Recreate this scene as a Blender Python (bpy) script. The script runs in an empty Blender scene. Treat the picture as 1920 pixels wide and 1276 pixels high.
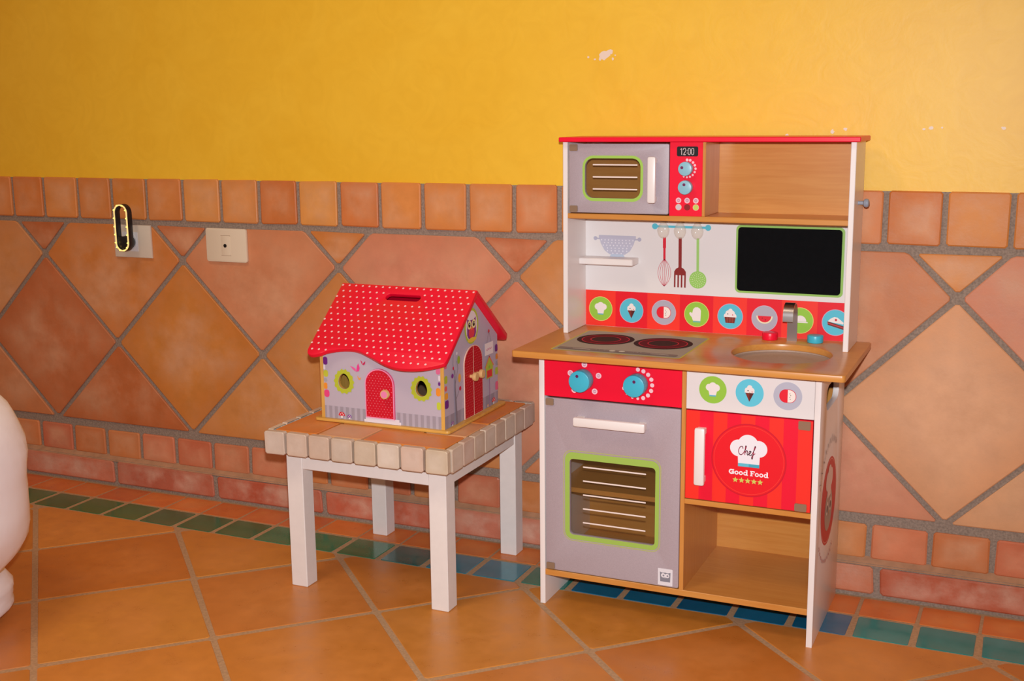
import bpy, bmesh, math, random
from mathutils import Vector, Matrix
random.seed(7)
SC = bpy.context.scene
COL = SC.collection
V3 = Vector

# ------------------------------------------------------------------ camera
cam_d = bpy.data.cameras.new('camera'); cam = bpy.data.objects.new('camera', cam_d); COL.objects.link(cam)
CAM = V3((2.2959, -2.2527, 0.9211)); YAW, PITCH, ROLL = 0.42092, 0.18938, -0.01087
fw = V3((-math.sin(YAW)*math.cos(PITCH), math.cos(YAW)*math.cos(PITCH), -math.sin(PITCH)))
rt0 = V3((math.cos(YAW), math.sin(YAW), 0)); up0 = rt0.cross(fw)
rt = rt0*math.cos(ROLL) + up0*math.sin(ROLL); up = -rt0*math.sin(ROLL) + up0*math.cos(ROLL)
def basis(x, y, z, loc):
    return Matrix(((x.x, y.x, z.x, loc.x), (x.y, y.y, z.y, loc.y), (x.z, y.z, z.z, loc.z), (0, 0, 0, 1)))
cam.matrix_world = basis(rt, up, -fw, CAM)
cam_d.sensor_width = 36; cam_d.lens = 2232.38/1920*36; cam_d.clip_start = 0.02
SC.camera = cam

# ------------------------------------------------------------------ world, flash, exposure
world = bpy.data.worlds.new('world'); SC.world = world; world.use_nodes = True
bg = world.node_tree.nodes['Background']; bg.inputs[0].default_value = (1.0, 0.55, 0.32, 1); bg.inputs[1].default_value = 0.255
ld = bpy.data.lights.new('camera_flash', 'SPOT'); ld.shadow_soft_size = 0.016; ld.spot_size = math.radians(84); ld.spot_blend = 1.0
ld.energy = 158; ld.color = (0.90, 0.95, 1.0)
flash = bpy.data.objects.new('camera_flash', ld); COL.objects.link(flash)
flash.matrix_world = basis(rt, up, -fw, CAM + up*0.078 + fw*0.02)
lc = bpy.data.lights.new('ceiling_lamp', 'AREA'); lc.shape = 'DISK'; lc.size = 0.7; lc.energy = 17; lc.color = (1.0, 0.80, 0.58)
ceil_lamp = bpy.data.objects.new('ceiling_lamp', lc); COL.objects.link(ceil_lamp); ceil_lamp.location = (0.85, -1.75, 2.6)
vs = SC.view_settings
SC.display_settings.display_device = 'sRGB'
vs.view_transform = 'Standard'; vs.look = 'None'; vs.gamma = 1; vs.use_curve_mapping = False
vs.exposure = 0.0

# ------------------------------------------------------------------ materials
def lin(c):
    c = c/255.0
    return c/12.92 if c <= 0.04045 else ((c+0.055)/1.055)**2.4
def rgb(r, g, b): return (lin(r), lin(g), lin(b), 1)
MATS = {}
def new_mat(name):
    m = bpy.data.materials.new(name); m.use_nodes = True
    return m, m.node_tree.nodes, m.node_tree.links, m.node_tree.nodes['Principled BSDF']
def plain(name, c, rough=0.5, spec=0.5, metal=0.0, alpha=1.0, emit=0.0, coat=0.0, grain=0.0, gscale=400, bump=0.0):
    if name in MATS: return MATS[name]
    m, N, L, b = new_mat(name)
    b.inputs['Base Color'].default_value = rgb(*c); b.inputs['Roughness'].default_value = rough
    b.inputs['Specular IOR Level'].default_value = spec; b.inputs['Metallic'].default_value = metal
    b.inputs['Alpha'].default_value = alpha; b.inputs['Coat Weight'].default_value = coat
    if emit:
        b.inputs['Emission Color'].default_value = rgb(*c); b.inputs['Emission Strength'].default_value = emit
    if grain or bump:
        tc = N.new('ShaderNodeTexCoord'); n = N.new('ShaderNodeTexNoise'); n.inputs['Scale'].default_value = gscale
        n.inputs['Detail'].default_value = 4
        L.new(tc.outputs['Object'], n.inputs['Vector'])
        if grain:
            mx = N.new('ShaderNodeMix'); mx.data_type = 'RGBA'; mx.blend_type = 'MULTIPLY'; mx.inputs[0].default_value = 1
            mr = N.new('ShaderNodeMapRange'); mr.inputs[1].default_value = .3; mr.inputs[2].default_value = .7
            mr.inputs[3].default_value = 1-grain; mr.inputs[4].default_value = 1+grain
            L.new(n.outputs['Fac'], mr.inputs[0]); mx.inputs[6].default_value = rgb(*c); L.new(mr.outputs[0], mx.inputs[7])
            L.new(mx.outputs[2], b.inputs['Base Color'])
        if bump:
            bp = N.new('ShaderNodeBump'); bp.inputs['Strength'].default_value = bump; bp.inputs['Distance'].default_value = .002
            L.new(n.outputs['Fac'], bp.inputs['Height']); L.new(bp.outputs[0], b.inputs['Normal'])
    MATS[name] = m
    return m
def ink(c, rough=0.45):
    return plain('print_%d_%d_%d' % tuple(c), c, rough, 0.4)

def ramp(N, fac_link, L, stops):
    r = N.new('ShaderNodeValToRGB'); e = r.color_ramp.elements
    while len(e) < len(stops): e.new(0.5)
    for k, (p, c) in enumerate(stops): e[k].position = p; e[k].color = c
    L.new(fac_link, r.inputs[0]); return r
def g4(v): return (v, v, v, 1)

def tile_mat(name, rough, spec, haze, haze_amt, edge_amt, bump=0.25, coat=0.0, diag=False, nscale=9):
    """handmade clay: the object's own colour, cloudy pale bloom inside, deeper fired edges"""
    m, N, L, b = new_mat(name)
    tc = N.new('ShaderNodeTexCoord'); oi = N.new('ShaderNodeObjectInfo')
    sc = N.new('ShaderNodeVectorMath'); sc.operation = 'SCALE'; sc.inputs[0].default_value = (37, 53, 71); L.new(oi.outputs['Random'], sc.inputs['Scale'])
    ad = N.new('ShaderNodeVectorMath'); ad.operation = 'ADD'; L.new(tc.outputs['Object'], ad.inputs[0]); L.new(sc.outputs[0], ad.inputs[1])
    n1 = N.new('ShaderNodeTexNoise'); n1.inputs['Scale'].default_value = nscale; n1.inputs['Detail'].default_value = 5; n1.inputs['Roughness'].default_value = .55; L.new(ad.outputs[0], n1.inputs['Vector'])
    n2 = N.new('ShaderNodeTexNoise'); n2.inputs['Scale'].default_value = 26; n2.inputs['Detail'].default_value = 6; n2.inputs['Roughness'].default_value = .6; L.new(ad.outputs[0], n2.inputs['Vector'])
    n3 = N.new('ShaderNodeTexNoise'); n3.inputs['Scale'].default_value = 220; n3.inputs['Detail'].default_value = 4; L.new(ad.outputs[0], n3.inputs['Vector'])
    # distance from the tile's middle
    vs_ = N.new('ShaderNodeVectorMath'); vs_.operation = 'SUBTRACT'; vs_.inputs[1].default_value = (.5, .5, .5); L.new(tc.outputs['Generated'], vs_.inputs[0])
    ab = N.new('ShaderNodeVectorMath'); ab.operation = 'ABSOLUTE'; L.new(vs_.outputs[0], ab.inputs[0])
    sx = N.new('ShaderNodeSeparateXYZ'); L.new(ab.outputs[0], sx.inputs[0])
    mxm = N.new('ShaderNodeMath'); mxm.operation = 'ADD' if diag else 'MAXIMUM'; L.new(sx.outputs[0], mxm.inputs[0]); L.new(sx.outputs[1], mxm.inputs[1])
    jn = N.new('ShaderNodeMath'); jn.operation = 'MULTIPLY_ADD'; L.new(n2.outputs['Fac'], jn.inputs[0]); jn.inputs[1].default_value = .35; L.new(mxm.outputs[0], jn.inputs[2])
    er = ramp(N, jn.outputs[0], L, [(.42, g4(0)), (.68, g4(1))])
    hz = ramp(N, n1.outputs['Fac'], L, [(.38, g4(0)), (.66, g4(1))])
    inv = N.new('ShaderNodeMath'); inv.operation = 'MULTIPLY_ADD'; L.new(er.outputs[0], inv.inputs[0]); inv.inputs[1].default_value = -.75; inv.inputs[2].default_value = 1
    hm = N.new('ShaderNodeMath'); hm.operation = 'MULTIPLY'; L.new(hz.outputs[0], hm.inputs[0]); L.new(inv.outputs[0], hm.inputs[1])
    hs = N.new('ShaderNodeMath'); hs.operation = 'MULTIPLY'; L.new(hm.outputs[0], hs.inputs[0]); hs.inputs[1].default_value = haze_amt
    m1 = N.new('ShaderNodeMix'); m1.data_type = 'RGBA'; L.new(hs.outputs[0], m1.inputs[0]); L.new(oi.outputs['Color'], m1.inputs[6]); m1.inputs[7].default_value = rgb(*haze)
    dk = N.new('ShaderNodeMix'); dk.data_type = 'RGBA'; dk.blend_type = 'MULTIPLY'
    es = N.new('ShaderNodeMath'); es.operation = 'MULTIPLY'; L.new(er.outputs[0], es.inputs[0]); es.inputs[1].default_value = edge_amt
    L.new(es.outputs[0], dk.inputs[0]); L.new(m1.outputs[2], dk.inputs[6]); dk.inputs[7].default_value = (.86, .66, .46, 1)
    mt = N.new('ShaderNodeMix'); mt.data_type = 'RGBA'; mt.blend_type = 'MULTIPLY'; mt.inputs[0].default_value = 1
    mr = ramp(N, n2.outputs['Fac'], L, [(.3, (.90, .88, .85, 1)), (.7, (1.05, 1.05, 1.04, 1))])
    L.new(dk.outputs[2], mt.inputs[6]); L.new(mr.outputs[0], mt.inputs[7])
    L.new(mt.outputs[2], b.inputs['Base Color'])
    rr = N.new('ShaderNodeMapRange'); L.new(n2.outputs['Fac'], rr.inputs[0]); rr.inputs[1].default_value = .3; rr.inputs[2].default_value = .7
    rr.inputs[3].default_value = rough-.07; rr.inputs[4].default_value = rough+.1; L.new(rr.outputs[0], b.inputs['Roughness'])
    b.inputs['Specular IOR Level'].default_value = spec; b.inputs['Coat Weight'].default_value = coat; b.inputs['Coat Roughness'].default_value = .12
    bh = N.new('ShaderNodeMath'); bh.operation = 'MULTIPLY_ADD'; L.new(n3.outputs['Fac'], bh.inputs[0]); bh.inputs[1].default_value = .25; L.new(n2.outputs['Fac'], bh.inputs[2])
    bp = N.new('ShaderNodeBump'); bp.inputs['Strength'].default_value = bump; bp.inputs['Distance'].default_value = .003
    L.new(bh.outputs[0], bp.inputs['Height']); L.new(bp.outputs[0], b.inputs['Normal'])
    MATS[name] = m
    return m

def wood_mat(name, c1, c2, axis=0, rough=.3, scale=1.0):
    m, N, L, b = new_mat(name)
    tc = N.new('ShaderNodeTexCoord'); mp = N.new('ShaderNodeMapping')
    s = [160*scale]*3; s[axis] = 9*scale; mp.inputs['Scale'].default_value = s
    L.new(tc.outputs['Object'], mp.inputs[0])
    n = N.new('ShaderNodeTexNoise'); n.inputs['Scale'].default_value = 1; n.inputs['Detail'].default_value = 5; n.inputs['Distortion'].default_value = .6; L.new(mp.outputs[0], n.inputs['Vector'])
    n2 = N.new('ShaderNodeTexNoise'); n2.inputs['Scale'].default_value = 11; n2.inputs['Detail'].default_value = 3; L.new(tc.outputs['Object'], n2.inputs['Vector'])
    av = N.new('ShaderNodeMath'); av.operation = 'MULTIPLY_ADD'; L.new(n2.outputs['Fac'], av.inputs[0]); av.inputs[1].default_value = .5; L.new(n.outputs['Fac'], av.inputs[2])
    r = ramp(N, av.outputs[0], L, [(.5, rgb(*c1)), (.95, rgb(*c2))])
    L.new(r.outputs[0], b.inputs['Base Color']); b.inputs['Roughness'].default_value = rough; b.inputs['Specular IOR Level'].default_value = .55
    MATS[name] = m
    return m

def plaster_mat():
    m, N, L, b = new_mat('yellow_plaster')
    tc = N.new('ShaderNodeTexCoord')
    n1 = N.new('ShaderNodeTexNoise'); n1.inputs['Scale'].default_value = 3.2; n1.inputs['Detail'].default_value = 6; n1.inputs['Distortion'].default_value = 1.6; L.new(tc.outputs['Object'], n1.inputs['Vector'])
    n2 = N.new('ShaderNodeTexNoise'); n2.inputs['Scale'].default_value = 14; n2.inputs['Detail'].default_value = 6; n2.inputs['Distortion'].default_value = 3.0; L.new(tc.outputs['Object'], n2.inputs['Vector'])
    n3 = N.new('ShaderNodeTexNoise'); n3.inputs['Scale'].default_value = 160; n3.inputs['Detail'].default_value = 3; L.new(tc.outputs['Object'], n3.inputs['Vector'])
    r1 = ramp(N, n1.outputs['Fac'], L, [(.3, rgb(240, 186, 38)), (.7, rgb(244, 194, 50))])
    r2 = ramp(N, n2.outputs['Fac'], L, [(.35, (.975, .965, .93, 1)), (.65, (1.01, 1.01, 1.03, 1))])
    mx = N.new('ShaderNodeMix'); mx.data_type = 'RGBA'; mx.blend_type = 'MULTIPLY'; mx.inputs[0].default_value = 1
    L.new(r1.outputs[0], mx.inputs[6]); L.new(r2.outputs[0], mx.inputs[7]); L.new(mx.outputs[2], b.inputs['Base Color'])
    b.inputs['Roughness'].default_value = .47; b.inputs['Specular IOR Level'].default_value = .6
    ad = N.new('ShaderNodeMath'); ad.operation = 'MULTIPLY_ADD'; L.new(n3.outputs['Fac'], ad.inputs[0]); ad.inputs[1].default_value = .25; L.new(n2.outputs['Fac'], ad.inputs[2])
    bp = N.new('ShaderNodeBump'); bp.inputs['Strength'].default_value = .07; bp.inputs['Distance'].default_value = .006
    L.new(ad.outputs[0], bp.inputs['Height']); L.new(bp.outputs[0], b.inputs['Normal'])
    return m

PLASTER = plaster_mat()
GROUT = plain('grout', (146, 128, 114), .85, .2, grain=.22, gscale=260, bump=.5)
FGROUT = plain('floor_grout', (184, 148, 112), .7, .3, grain=.15, gscale=200, bump=.2)
WTILE = tile_mat('wall_terracotta', .5, .4, (218, 166, 130), .6, .4, .2)
WDIAG = tile_mat('wall_terracotta_diagonal', .5, .4, (218, 166, 130), .65, .45, .2, diag=True)
FDIAG = tile_mat('floor_terracotta_diagonal', .32, .55, (226, 150, 84), .35, .1, .03, diag=True)
BTILE = tile_mat('baseboard_terracotta', .5, .35, (212, 164, 142), .9, .3, .5, nscale=16)
FTILE = tile_mat('floor_terracotta', .32, .55, (236, 160, 84), .4, .12, .04)
GTILE = tile_mat('glazed_tile', .16, .6, (40, 150, 140), .08, .1, .03, coat=.3)
RTILE = tile_mat('rim_stone', .55, .35, (224, 208, 196), .6, .22, .2)
TTILE = tile_mat('table_terracotta', .4, .4, (214, 150, 104), .4, .45, .15)
WHITE = plain('white_lacquer', (236, 227, 223), .32, .5)
WHITEM = plain('white_print_board', (228, 222, 220), .38, .5)
LEGW = plain('white_painted_wood', (230, 222, 217), .5, .4, grain=.02, gscale=60)
RED = plain('red_lacquer', (240, 8, 50), .35, .5)
SILVER = plain('silver_print', (172, 157, 163), .42, .5, grain=.09, gscale=900)
MAPLE = wood_mat('maple_veneer', (200, 130, 58), (210, 145, 72), 0)
MAPLEV = wood_mat('maple_veneer_upright', (200, 130, 60), (210, 145, 74), 2)
PINE = wood_mat('birch_ply', (206, 150, 62), (224, 172, 84), 0)
PINEV = wood_mat('birch_ply_upright', (206, 150, 62), (224, 172, 84), 2)
BLUE = plain('turquoise_lacquer', (62, 180, 205), .35, .5)
PALEB = plain('pale_blue_lacquer', (140, 190, 206), .35, .5)
CHROME = plain('brushed_steel', (196, 190, 190), .28, .5, metal=1.0)
BASIN = plain('sink_grey', (180, 152, 132), .5, .3, grain=.05, gscale=300)
DARK = plain('dark_plastic', (22, 21, 24), .35, .5)
CHALK = plain('chalkboard', (9, 9, 11), .8, .1, grain=.15, gscale=120)
PANE = plain('smoky_pane', (112, 84, 48), .1, .4, alpha=.2)
CLEAR = plain('clear_acrylic', (250, 240, 222), .1, .8, alpha=.22)
HINGE = plain('hinge_plate', (150, 122, 98), .3, .5, alpha=.85)
GREYP = plain('grey_peg', (150, 156, 170), .4, .5)
IVORY = plain('ivory_plastic', (226, 208, 182), .35, .5)
PLATEM = plain('cream_socket_plate', (214, 200, 182), .4, .5)
SOCK = plain('socket_insert', (216, 214, 214), .35, .5)
LED = plain('led_strip', (255, 226, 150), .4, .3, emit=.45)
LEDB = plain('led_spot', (255, 222, 110), .4, .3, emit=1.5)
FABRIC = plain('white_fabric', (246, 242, 248), .85, .2, bump=.35, gscale=30)
CHIP = plain('bare_plaster', (236, 214, 188), .8, .2)
GLOSSK = plain('natural_wood_knob', (224, 178, 118), .4, .4)

# ------------------------------------------------------------------ geometry helpers
class MB:
    """collects shapes in world coordinates and links them as one mesh object"""
    def __init__(s): s.bm = bmesh.new(); s.mats = []
    def mi(s, m):
        if m not in s.mats: s.mats.append(m)
        return s.mats.index(m)
    def box(s, x0, x1, y0, y1, z0, z1, m, bev=0.0008, seg=1):
        t = bmesh.new(); bmesh.ops.create_cube(t, size=1)
        for v in t.verts: v.co = V3(((x0+x1)/2+v.co.x*(x1-x0), (y0+y1)/2+v.co.y*(y1-y0), (z0+z1)/2+v.co.z*(z1-z0)))
        if bev: bmesh.ops.bevel(t, geom=t.edges[:], offset=bev, segments=seg, profile=.5, affect='EDGES')
        s.add(t, m); return s
    def add(s, t, m):
        k = s.mi(m)
        for f in t.faces: f.material_index = k
        me = bpy.data.meshes.new('tmp'); t.to_mesh(me); t.free(); s.bm.from_mesh(me)
        bpy.data.meshes.remove(me)
    def cyl(s, p0, p1, r, m, n=24, bev=0.0, r1=None):
        p0, p1 = V3(p0), V3(p1); ax = (p1-p0); ln = ax.length; ax.normalize()
        r1 = r if r1 is None else r1
        if bev: prof = [(r-bev*1.0, 0), (r-bev*.3, bev*.3), (r, bev), (r1, ln-bev), (r1-bev*.3, ln-bev*.3), (r1-bev, ln)]
        else: prof = [(r, 0), (r1, ln)]
        s.lathe(p0, ax, prof, m, n); return s
    def lathe(s, p0, ax, prof, m, n=24):
        p0, ax = V3(p0), V3(ax).normalized()
        a = ax.orthogonal().normalized(); b = ax.cross(a)
        t = bmesh.new(); rings = []
        for r, h in prof:
            rings.append([t.verts.new(p0+ax*h+(a*math.cos(2*math.pi*k/n)+b*math.sin(2*math.pi*k/n))*r) for k in range(n)])
        for A, B in zip(rings[:-1], rings[1:]):
            for k in range(n): t.faces.new((A[k], A[(k+1) % n], B[(k+1) % n], B[k]))
        t.faces.new(rings[0][::-1]); t.faces.new(rings[-1]); s.add(t, m); return s
    def plate(s, outlines, th, O, U, V, m, bev=0.0):
        """outer outline plus holes in the (U, V) plane, from the plane O back by th along -N"""
        cu = bpy.data.curves.new('c', 'CURVE'); cu.dimensions = '2D'; cu.fill_mode = 'BOTH'; cu.extrude = th/2-bev
        cu.bevel_depth = bev; cu.bevel_resolution = 1; cu.offset = -bev
        for o in outlines:
            sp = cu.splines.new('POLY'); sp.points.add(len(o)-1); sp.use_cyclic_u = True
            for p, (a, b) in zip(sp.points, o): p.co = (a, b, 0, 1)
        ob = bpy.data.objects.new('c', cu); me = bpy.data.meshes.new_from_object(ob)
        t = bmesh.new(); t.from_mesh(me)
        O, U, V = V3(O), V3(U), V3(V); Nn = U.cross(V)
        for v in t.verts: v.co = O+U*v.co.x+V*v.co.y+Nn*(v.co.z-th/2)
        bmesh.ops.remove_doubles(t, verts=t.verts[:], dist=1e-6)
        bpy.data.objects.remove(ob); bpy.data.curves.remove(cu); bpy.data.meshes.remove(me)
        s.add(t, m); return s
    def strip(s, path, w_axis, w, th, m):
        """bent metal strip: path of points, width along w_axis, thickness th"""
        t = bmesh.new(); w_axis = V3(w_axis); rows = []
        P = [V3(p) for p in path]
        for k, p in enumerate(P):
            d = (P[min(k+1, len(P)-1)]-P[max(k-1, 0)]).normalized(); nn = d.cross(w_axis).normalized()
            rows.append([t.verts.new(p+w_axis*(w/2)*a+nn*(th/2)*b) for a, b in ((-1, -1), (1, -1), (1, 1), (-1, 1))])
        for A, B in zip(rows[:-1], rows[1:]):
            for k in range(4): t.faces.new((A[k], A[(k+1) % 4], B[(k+1) % 4], B[k]))
        t.faces.new(rows[0][::-1]); t.faces.new(rows[-1])
        bmesh.ops.recalc_face_normals(t, faces=t.faces[:]); s.add(t, m); return s
    def build(s, name, parent=None, smooth=True, angle=35):
        me = bpy.data.meshes.new(name)
        off = root_loc(parent)
        if off.length: bmesh.ops.translate(s.bm, verts=s.bm.verts[:], vec=-off)
        s.bm.to_mesh(me); s.bm.free()
        for m in s.mats: me.materials.append(m)
        if smooth:
            me.shade_smooth(); me.set_sharp_from_angle(angle=math.radians(angle))
        o = bpy.data.objects.new(name, me); COL.objects.link(o)
        if parent: o.parent = parent
        return o
def root_loc(p):
    v = V3((0, 0, 0))
    while p is not None: v = v+p.location; p = p.parent
    return v
def thing(name, label, cat, loc):
    o = bpy.data.objects.new(name, None); COL.objects.link(o); o.location = loc; o.empty_display_size = .05
    o['label'] = label; o['category'] = cat; return o

def rrect(x0, y0, x1, y1, r, n=5):
    out = []
    for cx, cy, a0 in ((x1-r, y1-r, 0), (x0+r, y1-r, 90), (x0+r, y0+r, 180), (x1-r, y0+r, 270)):
        for k in range(n+1):
            a = math.radians(a0+90*k/n); out.append((cx+r*math.cos(a), cy+r*math.sin(a)))
    return out
def ell(cx, cy, rx, ry=None, n=32, a0=0, a1=360, rot=0):
    ry = rx if ry is None else ry; full = abs(a1-a0) >= 360
    out = []
    for k in range(n if full else n+1):
        a = math.radians(a0+(a1-a0)*k/n); x, y = rx*math.cos(a), ry*math.sin(a)
        c, s_ = math.cos(rot), math.sin(rot); out.append((cx+x*c-y*s_, cy+x*s_+y*c))
    return out
def arch(x0, x1, y0, ys, ytop, n=14):
    cx = (x0+x1)/2; out = [(x0, y0), (x1, y0)]
    for k in range(n+1):
        a = math.pi*k/n; out.append((cx+(x1-x0)/2*math.cos(a), ys+(ytop-ys)*math.sin(a)))
    return out
def egg(cx, cy, rx, rt_, rb, n=28):
    out = []
    for k in range(n):
        a = 2*math.pi*k/n; out.append((cx+rx*math.cos(a)*(1-.14*math.sin(a)), cy+(rt_ if math.sin(a) > 0 else rb)*math.sin(a)))
    return out
def star(cx, cy, r, n=5):
    return [(cx+(r if k % 2 == 0 else r*.45)*math.cos(math.pi/2+math.pi*k/n), cy+(r if k % 2 == 0 else r*.45)*math.sin(math.pi/2+math.pi*k/n)) for k in range(2*n)]
def smooth_path(pts, n=6):
    P = [pts[0]]+list(pts)+[pts[-1]]; out = []
    for i in range(1, len(P)-2):
        for k in range(n):
            t = k/n; q = []
            for d in (0, 1):
                a, b, c, e = P[i-1][d], P[i][d], P[i+1][d], P[i+2][d]
                q.append(.5*(2*b+(c-a)*t+(2*a-5*b+4*c-e)*t*t+(3*b-a-3*c+e)*t**3))
            out.append(tuple(q))
    return out+[pts[-1]]

class Print:
    """flat printed artwork lying on a surface (origin O, directions U and V)"""
    LIFT = 0.00007
    def __init__(s, O, U=(1, 0, 0), V=(0, 0, 1), base=0.00015, matt=False):
        s.matt = matt; s.O, s.U, s.V = V3(O), V3(U), V3(V); s.N = s.U.cross(s.V); s.h = base; s.bm = bmesh.new(); s.mats = []
    def lift(s): s.h += s.LIFT; return s
    def face(s, pts, c):
        m = plain('matt_print_%d_%d_%d' % tuple(c), c, .75, .12) if s.matt else ink(c)
        if m not in s.mats: s.mats.append(m)
        ar = sum(a[0]*b[1]-b[0]*a[1] for a, b in zip(pts, pts[1:]+pts[:1]))
        if ar < 0: pts = pts[::-1]
        f = s.bm.faces.new([s.bm.verts.new(s.O+s.U*a+s.V*b+s.N*s.h) for a, b in pts]); f.material_index = s.mats.index(m)
    def poly(s, pts, c): s.face(list(pts), c); s.lift(); return s
    def polys(s, many, c):
        for p in many: s.face(list(p), c)
        s.lift(); return s
    def circ(s, cx, cy, r, c, n=32): return s.poly(ell(cx, cy, r, r, n), c)
    def rect(s, x0, y0, x1, y1, c): return s.poly([(x0, y0), (x1, y0), (x1, y1), (x0, y1)], c)
    def band(s, outer, inner, c):
        n = len(outer)
        for k in range(n):
            s.face([outer[k], outer[(k+1) % n], inner[(k+1) % n], inner[k]], c)
        s.lift(); return s
    def stroke(s, pts, w, c, lift=True):
        for (a, b) in zip(pts[:-1], pts[1:]):
            dx, dy = b[0]-a[0], b[1]-a[1]; l = math.hypot(dx, dy)
            if l < 1e-7: continue
            nx, ny = -dy/l*w/2, dx/l*w/2; ex, ey = dx/l*w*.2, dy/l*w*.2
            s.face([(a[0]+nx-ex, a[1]+ny-ey), (b[0]+nx+ex, b[1]+ny+ey), (b[0]-nx+ex, b[1]-ny+ey), (a[0]-nx-ex, a[1]-ny-ey)], c)
        if lift: s.lift()
        return s
    def build(s, name, parent):
        me = bpy.data.meshes.new(name); bmesh.ops.translate(s.bm, verts=s.bm.verts[:], vec=-root_loc(parent)); s.bm.to_mesh(me); s.bm.free()
        for m in s.mats: me.materials.append(m)
        o = bpy.data.objects.new(name, me); COL.objects.link(o); o.parent = parent; return o

# ---- tiles: convex slabs with cut corners and a soft arris, built flat in local XY, face up
def inset(poly, d):
    n = len(poly); out = []
    for k in range(n):
        p0, p1, p2 = V3(poly[k-1]+(0,)), V3(poly[k]+(0,)), V3(poly[(k+1) % n]+(0,))
        e1 = (p1-p0).normalized(); e2 = (p2-p1).normalized(); n1 = V3((-e1.y, e1.x, 0)); n2 = V3((-e2.y, e2.x, 0))
        b = n1+n2; q = p1+b*(d/max(.25, 1+n1.dot(n2))); out.append((q.x, q.y))
    return out
def cut_corners(poly, r):
    n = len(poly); out = []
    for k in range(n):
        p0, p1, p2 = V3(poly[k-1]+(0,)), V3(poly[k]+(0,)), V3(poly[(k+1) % n]+(0,))
        l1, l2 = (p0-p1).length, (p2-p1).length
        a = p1+(p0-p1)*(min(r, l1*.4)/l1); b = p1+(p2-p1)*(min(r, l2*.4)/l2)
        out += [(a.x, a.y), (b.x, b.y)]
    return out
def slab_mesh(name, poly, th, mat, corner=.004, arris=.0025, wob=.0012):
    ring = cut_corners([(x+random.uniform(-wob, wob), y+random.uniform(-wob, wob)) for x, y in poly], corner)
    topr = inset(ring, arris); n = len(ring)
    vs_ = [(x, y, 0) for x, y in ring]+[(x, y, th-arris*.7) for x, y in ring]+[(x, y, th) for x, y in topr]
    fs = []
    for k in range(n):
        j = (k+1) % n
        fs += [(k, j, n+j, n+k), (n+k, n+j, 2*n+j, 2*n+k)]
    fs.append(tuple(range(2*n, 3*n)))
    me = bpy.data.meshes.new(name); me.from_pydata(vs_, [], fs); me.materials.append(mat); me.shade_smooth(); me.set_sharp_from_angle(angle=math.radians(18))
    return me
def rect_poly(w, h): return [(-w/2, -h/2), (w/2, -h/2), (w/2, h/2), (-w/2, h/2)]
def clip(poly, a, b, c):
    """keep a*x + b*y <= c"""
    out = []
    for p, q in zip(poly, poly[1:]+poly[:1]):
        fp, fq = a*p[0]+b*p[1]-c, a*q[0]+b*q[1]-c
        if fp <= 0: out.append(p)
        if (fp < 0 < fq) or (fq < 0 < fp):
            t = fp/(fp-fq); out.append((p[0]+(q[0]-p[0])*t, p[1]+(q[1]-p[1])*t))
    res = []
    for p in out:
        if not res or math.hypot(p[0]-res[-1][0], p[1]-res[-1][1]) > 1e-5: res.append(p)
    return res
def jit(c, a=8):
    k = random.uniform(-a, a); return rgb(*[max(0, min(255, v+k+random.uniform(-a*.4, a*.4))) for v in c])
def put(name, me, parent, loc, color, wall=False, tilt=.004):
    o = bpy.data.objects.new(name, me); COL.objects.link(o); o.parent = parent
    o.location = V3(loc)-root_loc(parent)
    t = [random.uniform(-tilt, tilt) for _ in range(3)]
    o.rotation_euler = (math.pi/2+t[0], t[1]*.3, t[2]) if wall else (t[0], t[1], t[2]*.3)
    o.color = color; return o

# ================================================================== SETTING
X0, X1 = -1.5, 3.5                     # stretch of wall that is tiled out
Z_BOT, Z_TOP = 0.677, 0.775            # the border course
wall = MB()
wall.box(-2.6, 4.6, .006, .16, .7735, 2.7, PLASTER, 0)
wall.box(-2.6, 4.6, .0045, .16, -.02, .7735, GROUT, 0)
wall = wall.build('wall_back', smooth=False); wall['kind'] = 'structure'; wall['label'] = 'yellow plaster wall with a terracotta tiled lower part'
floor = MB(); floor.box(-2.6, 4.6, -4.2, .01, -.08, -.0010, FGROUT, 0)
floor = floor.build('floor', smooth=False); floor['kind'] = 'structure'; floor['label'] = 'waxed terracotta tiled floor with a turquoise border'

PAL = [(216, 138, 66), (214, 136, 70), (210, 128, 64), (218, 144, 74), (214, 136, 76)]
OR1, OR2, PK1, PK2, RD1, PALE = (208, 132, 66), (210, 142, 80), (206, 132, 90), (210, 140, 110), (194, 112, 66), (222, 170, 130)
PALW = [OR1, OR2, PK1, PK2, RD1]
WCOL = {('full', 0): RD1, ('full', 1): OR1, ('full', 2): OR2, ('full', 3): PK2, ('full', 5): PALE, ('upper', 0): OR1, ('upper', 1): PK1, ('upper', 2): PK2, ('upper', 3): OR2, ('upper', 4): PK1, ('upper', 5): PK2,
        ('lower', 0): RD1, ('lower', 1): OR2, ('lower', 2): OR2, ('lower', 4): PK2, ('lower', 5): PALE, ('top_corner', 0): RD1, ('top_corner', 1): RD1, ('top_corner', 2): OR1, ('top_corner', 3): RD1, ('top_corner', 5): OR1}
# border course
xs = [-.0935, .0097, .1215, .227, .334, .443, .5525, .659, .7655, .872, .9755, 1.0815, 1.189, 1.295, 1.3955, 1.502, 1.608, 1.714, 1.820, 1.926, 2.032, 2.1337, 2.246]
while xs[0] > X0: xs.insert(0, xs[0]-.108)
while xs[-1] < X1: xs.append(xs[-1]+.109)
var = [slab_mesh('border_tile', rect_poly(.098, Z_TOP-Z_BOT), .013, WTILE, .004, .0025) for _ in range(5)]
for a, b in zip(xs[:-1], xs[1:]):
    o = put('border_tile', random.choice(var), wall, ((a+b)/2, .012, (Z_BOT+Z_TOP)/2), jit(random.choice(PAL)), True)
    o.scale = ((b-a-.010)/.098, 1, 1)
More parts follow.
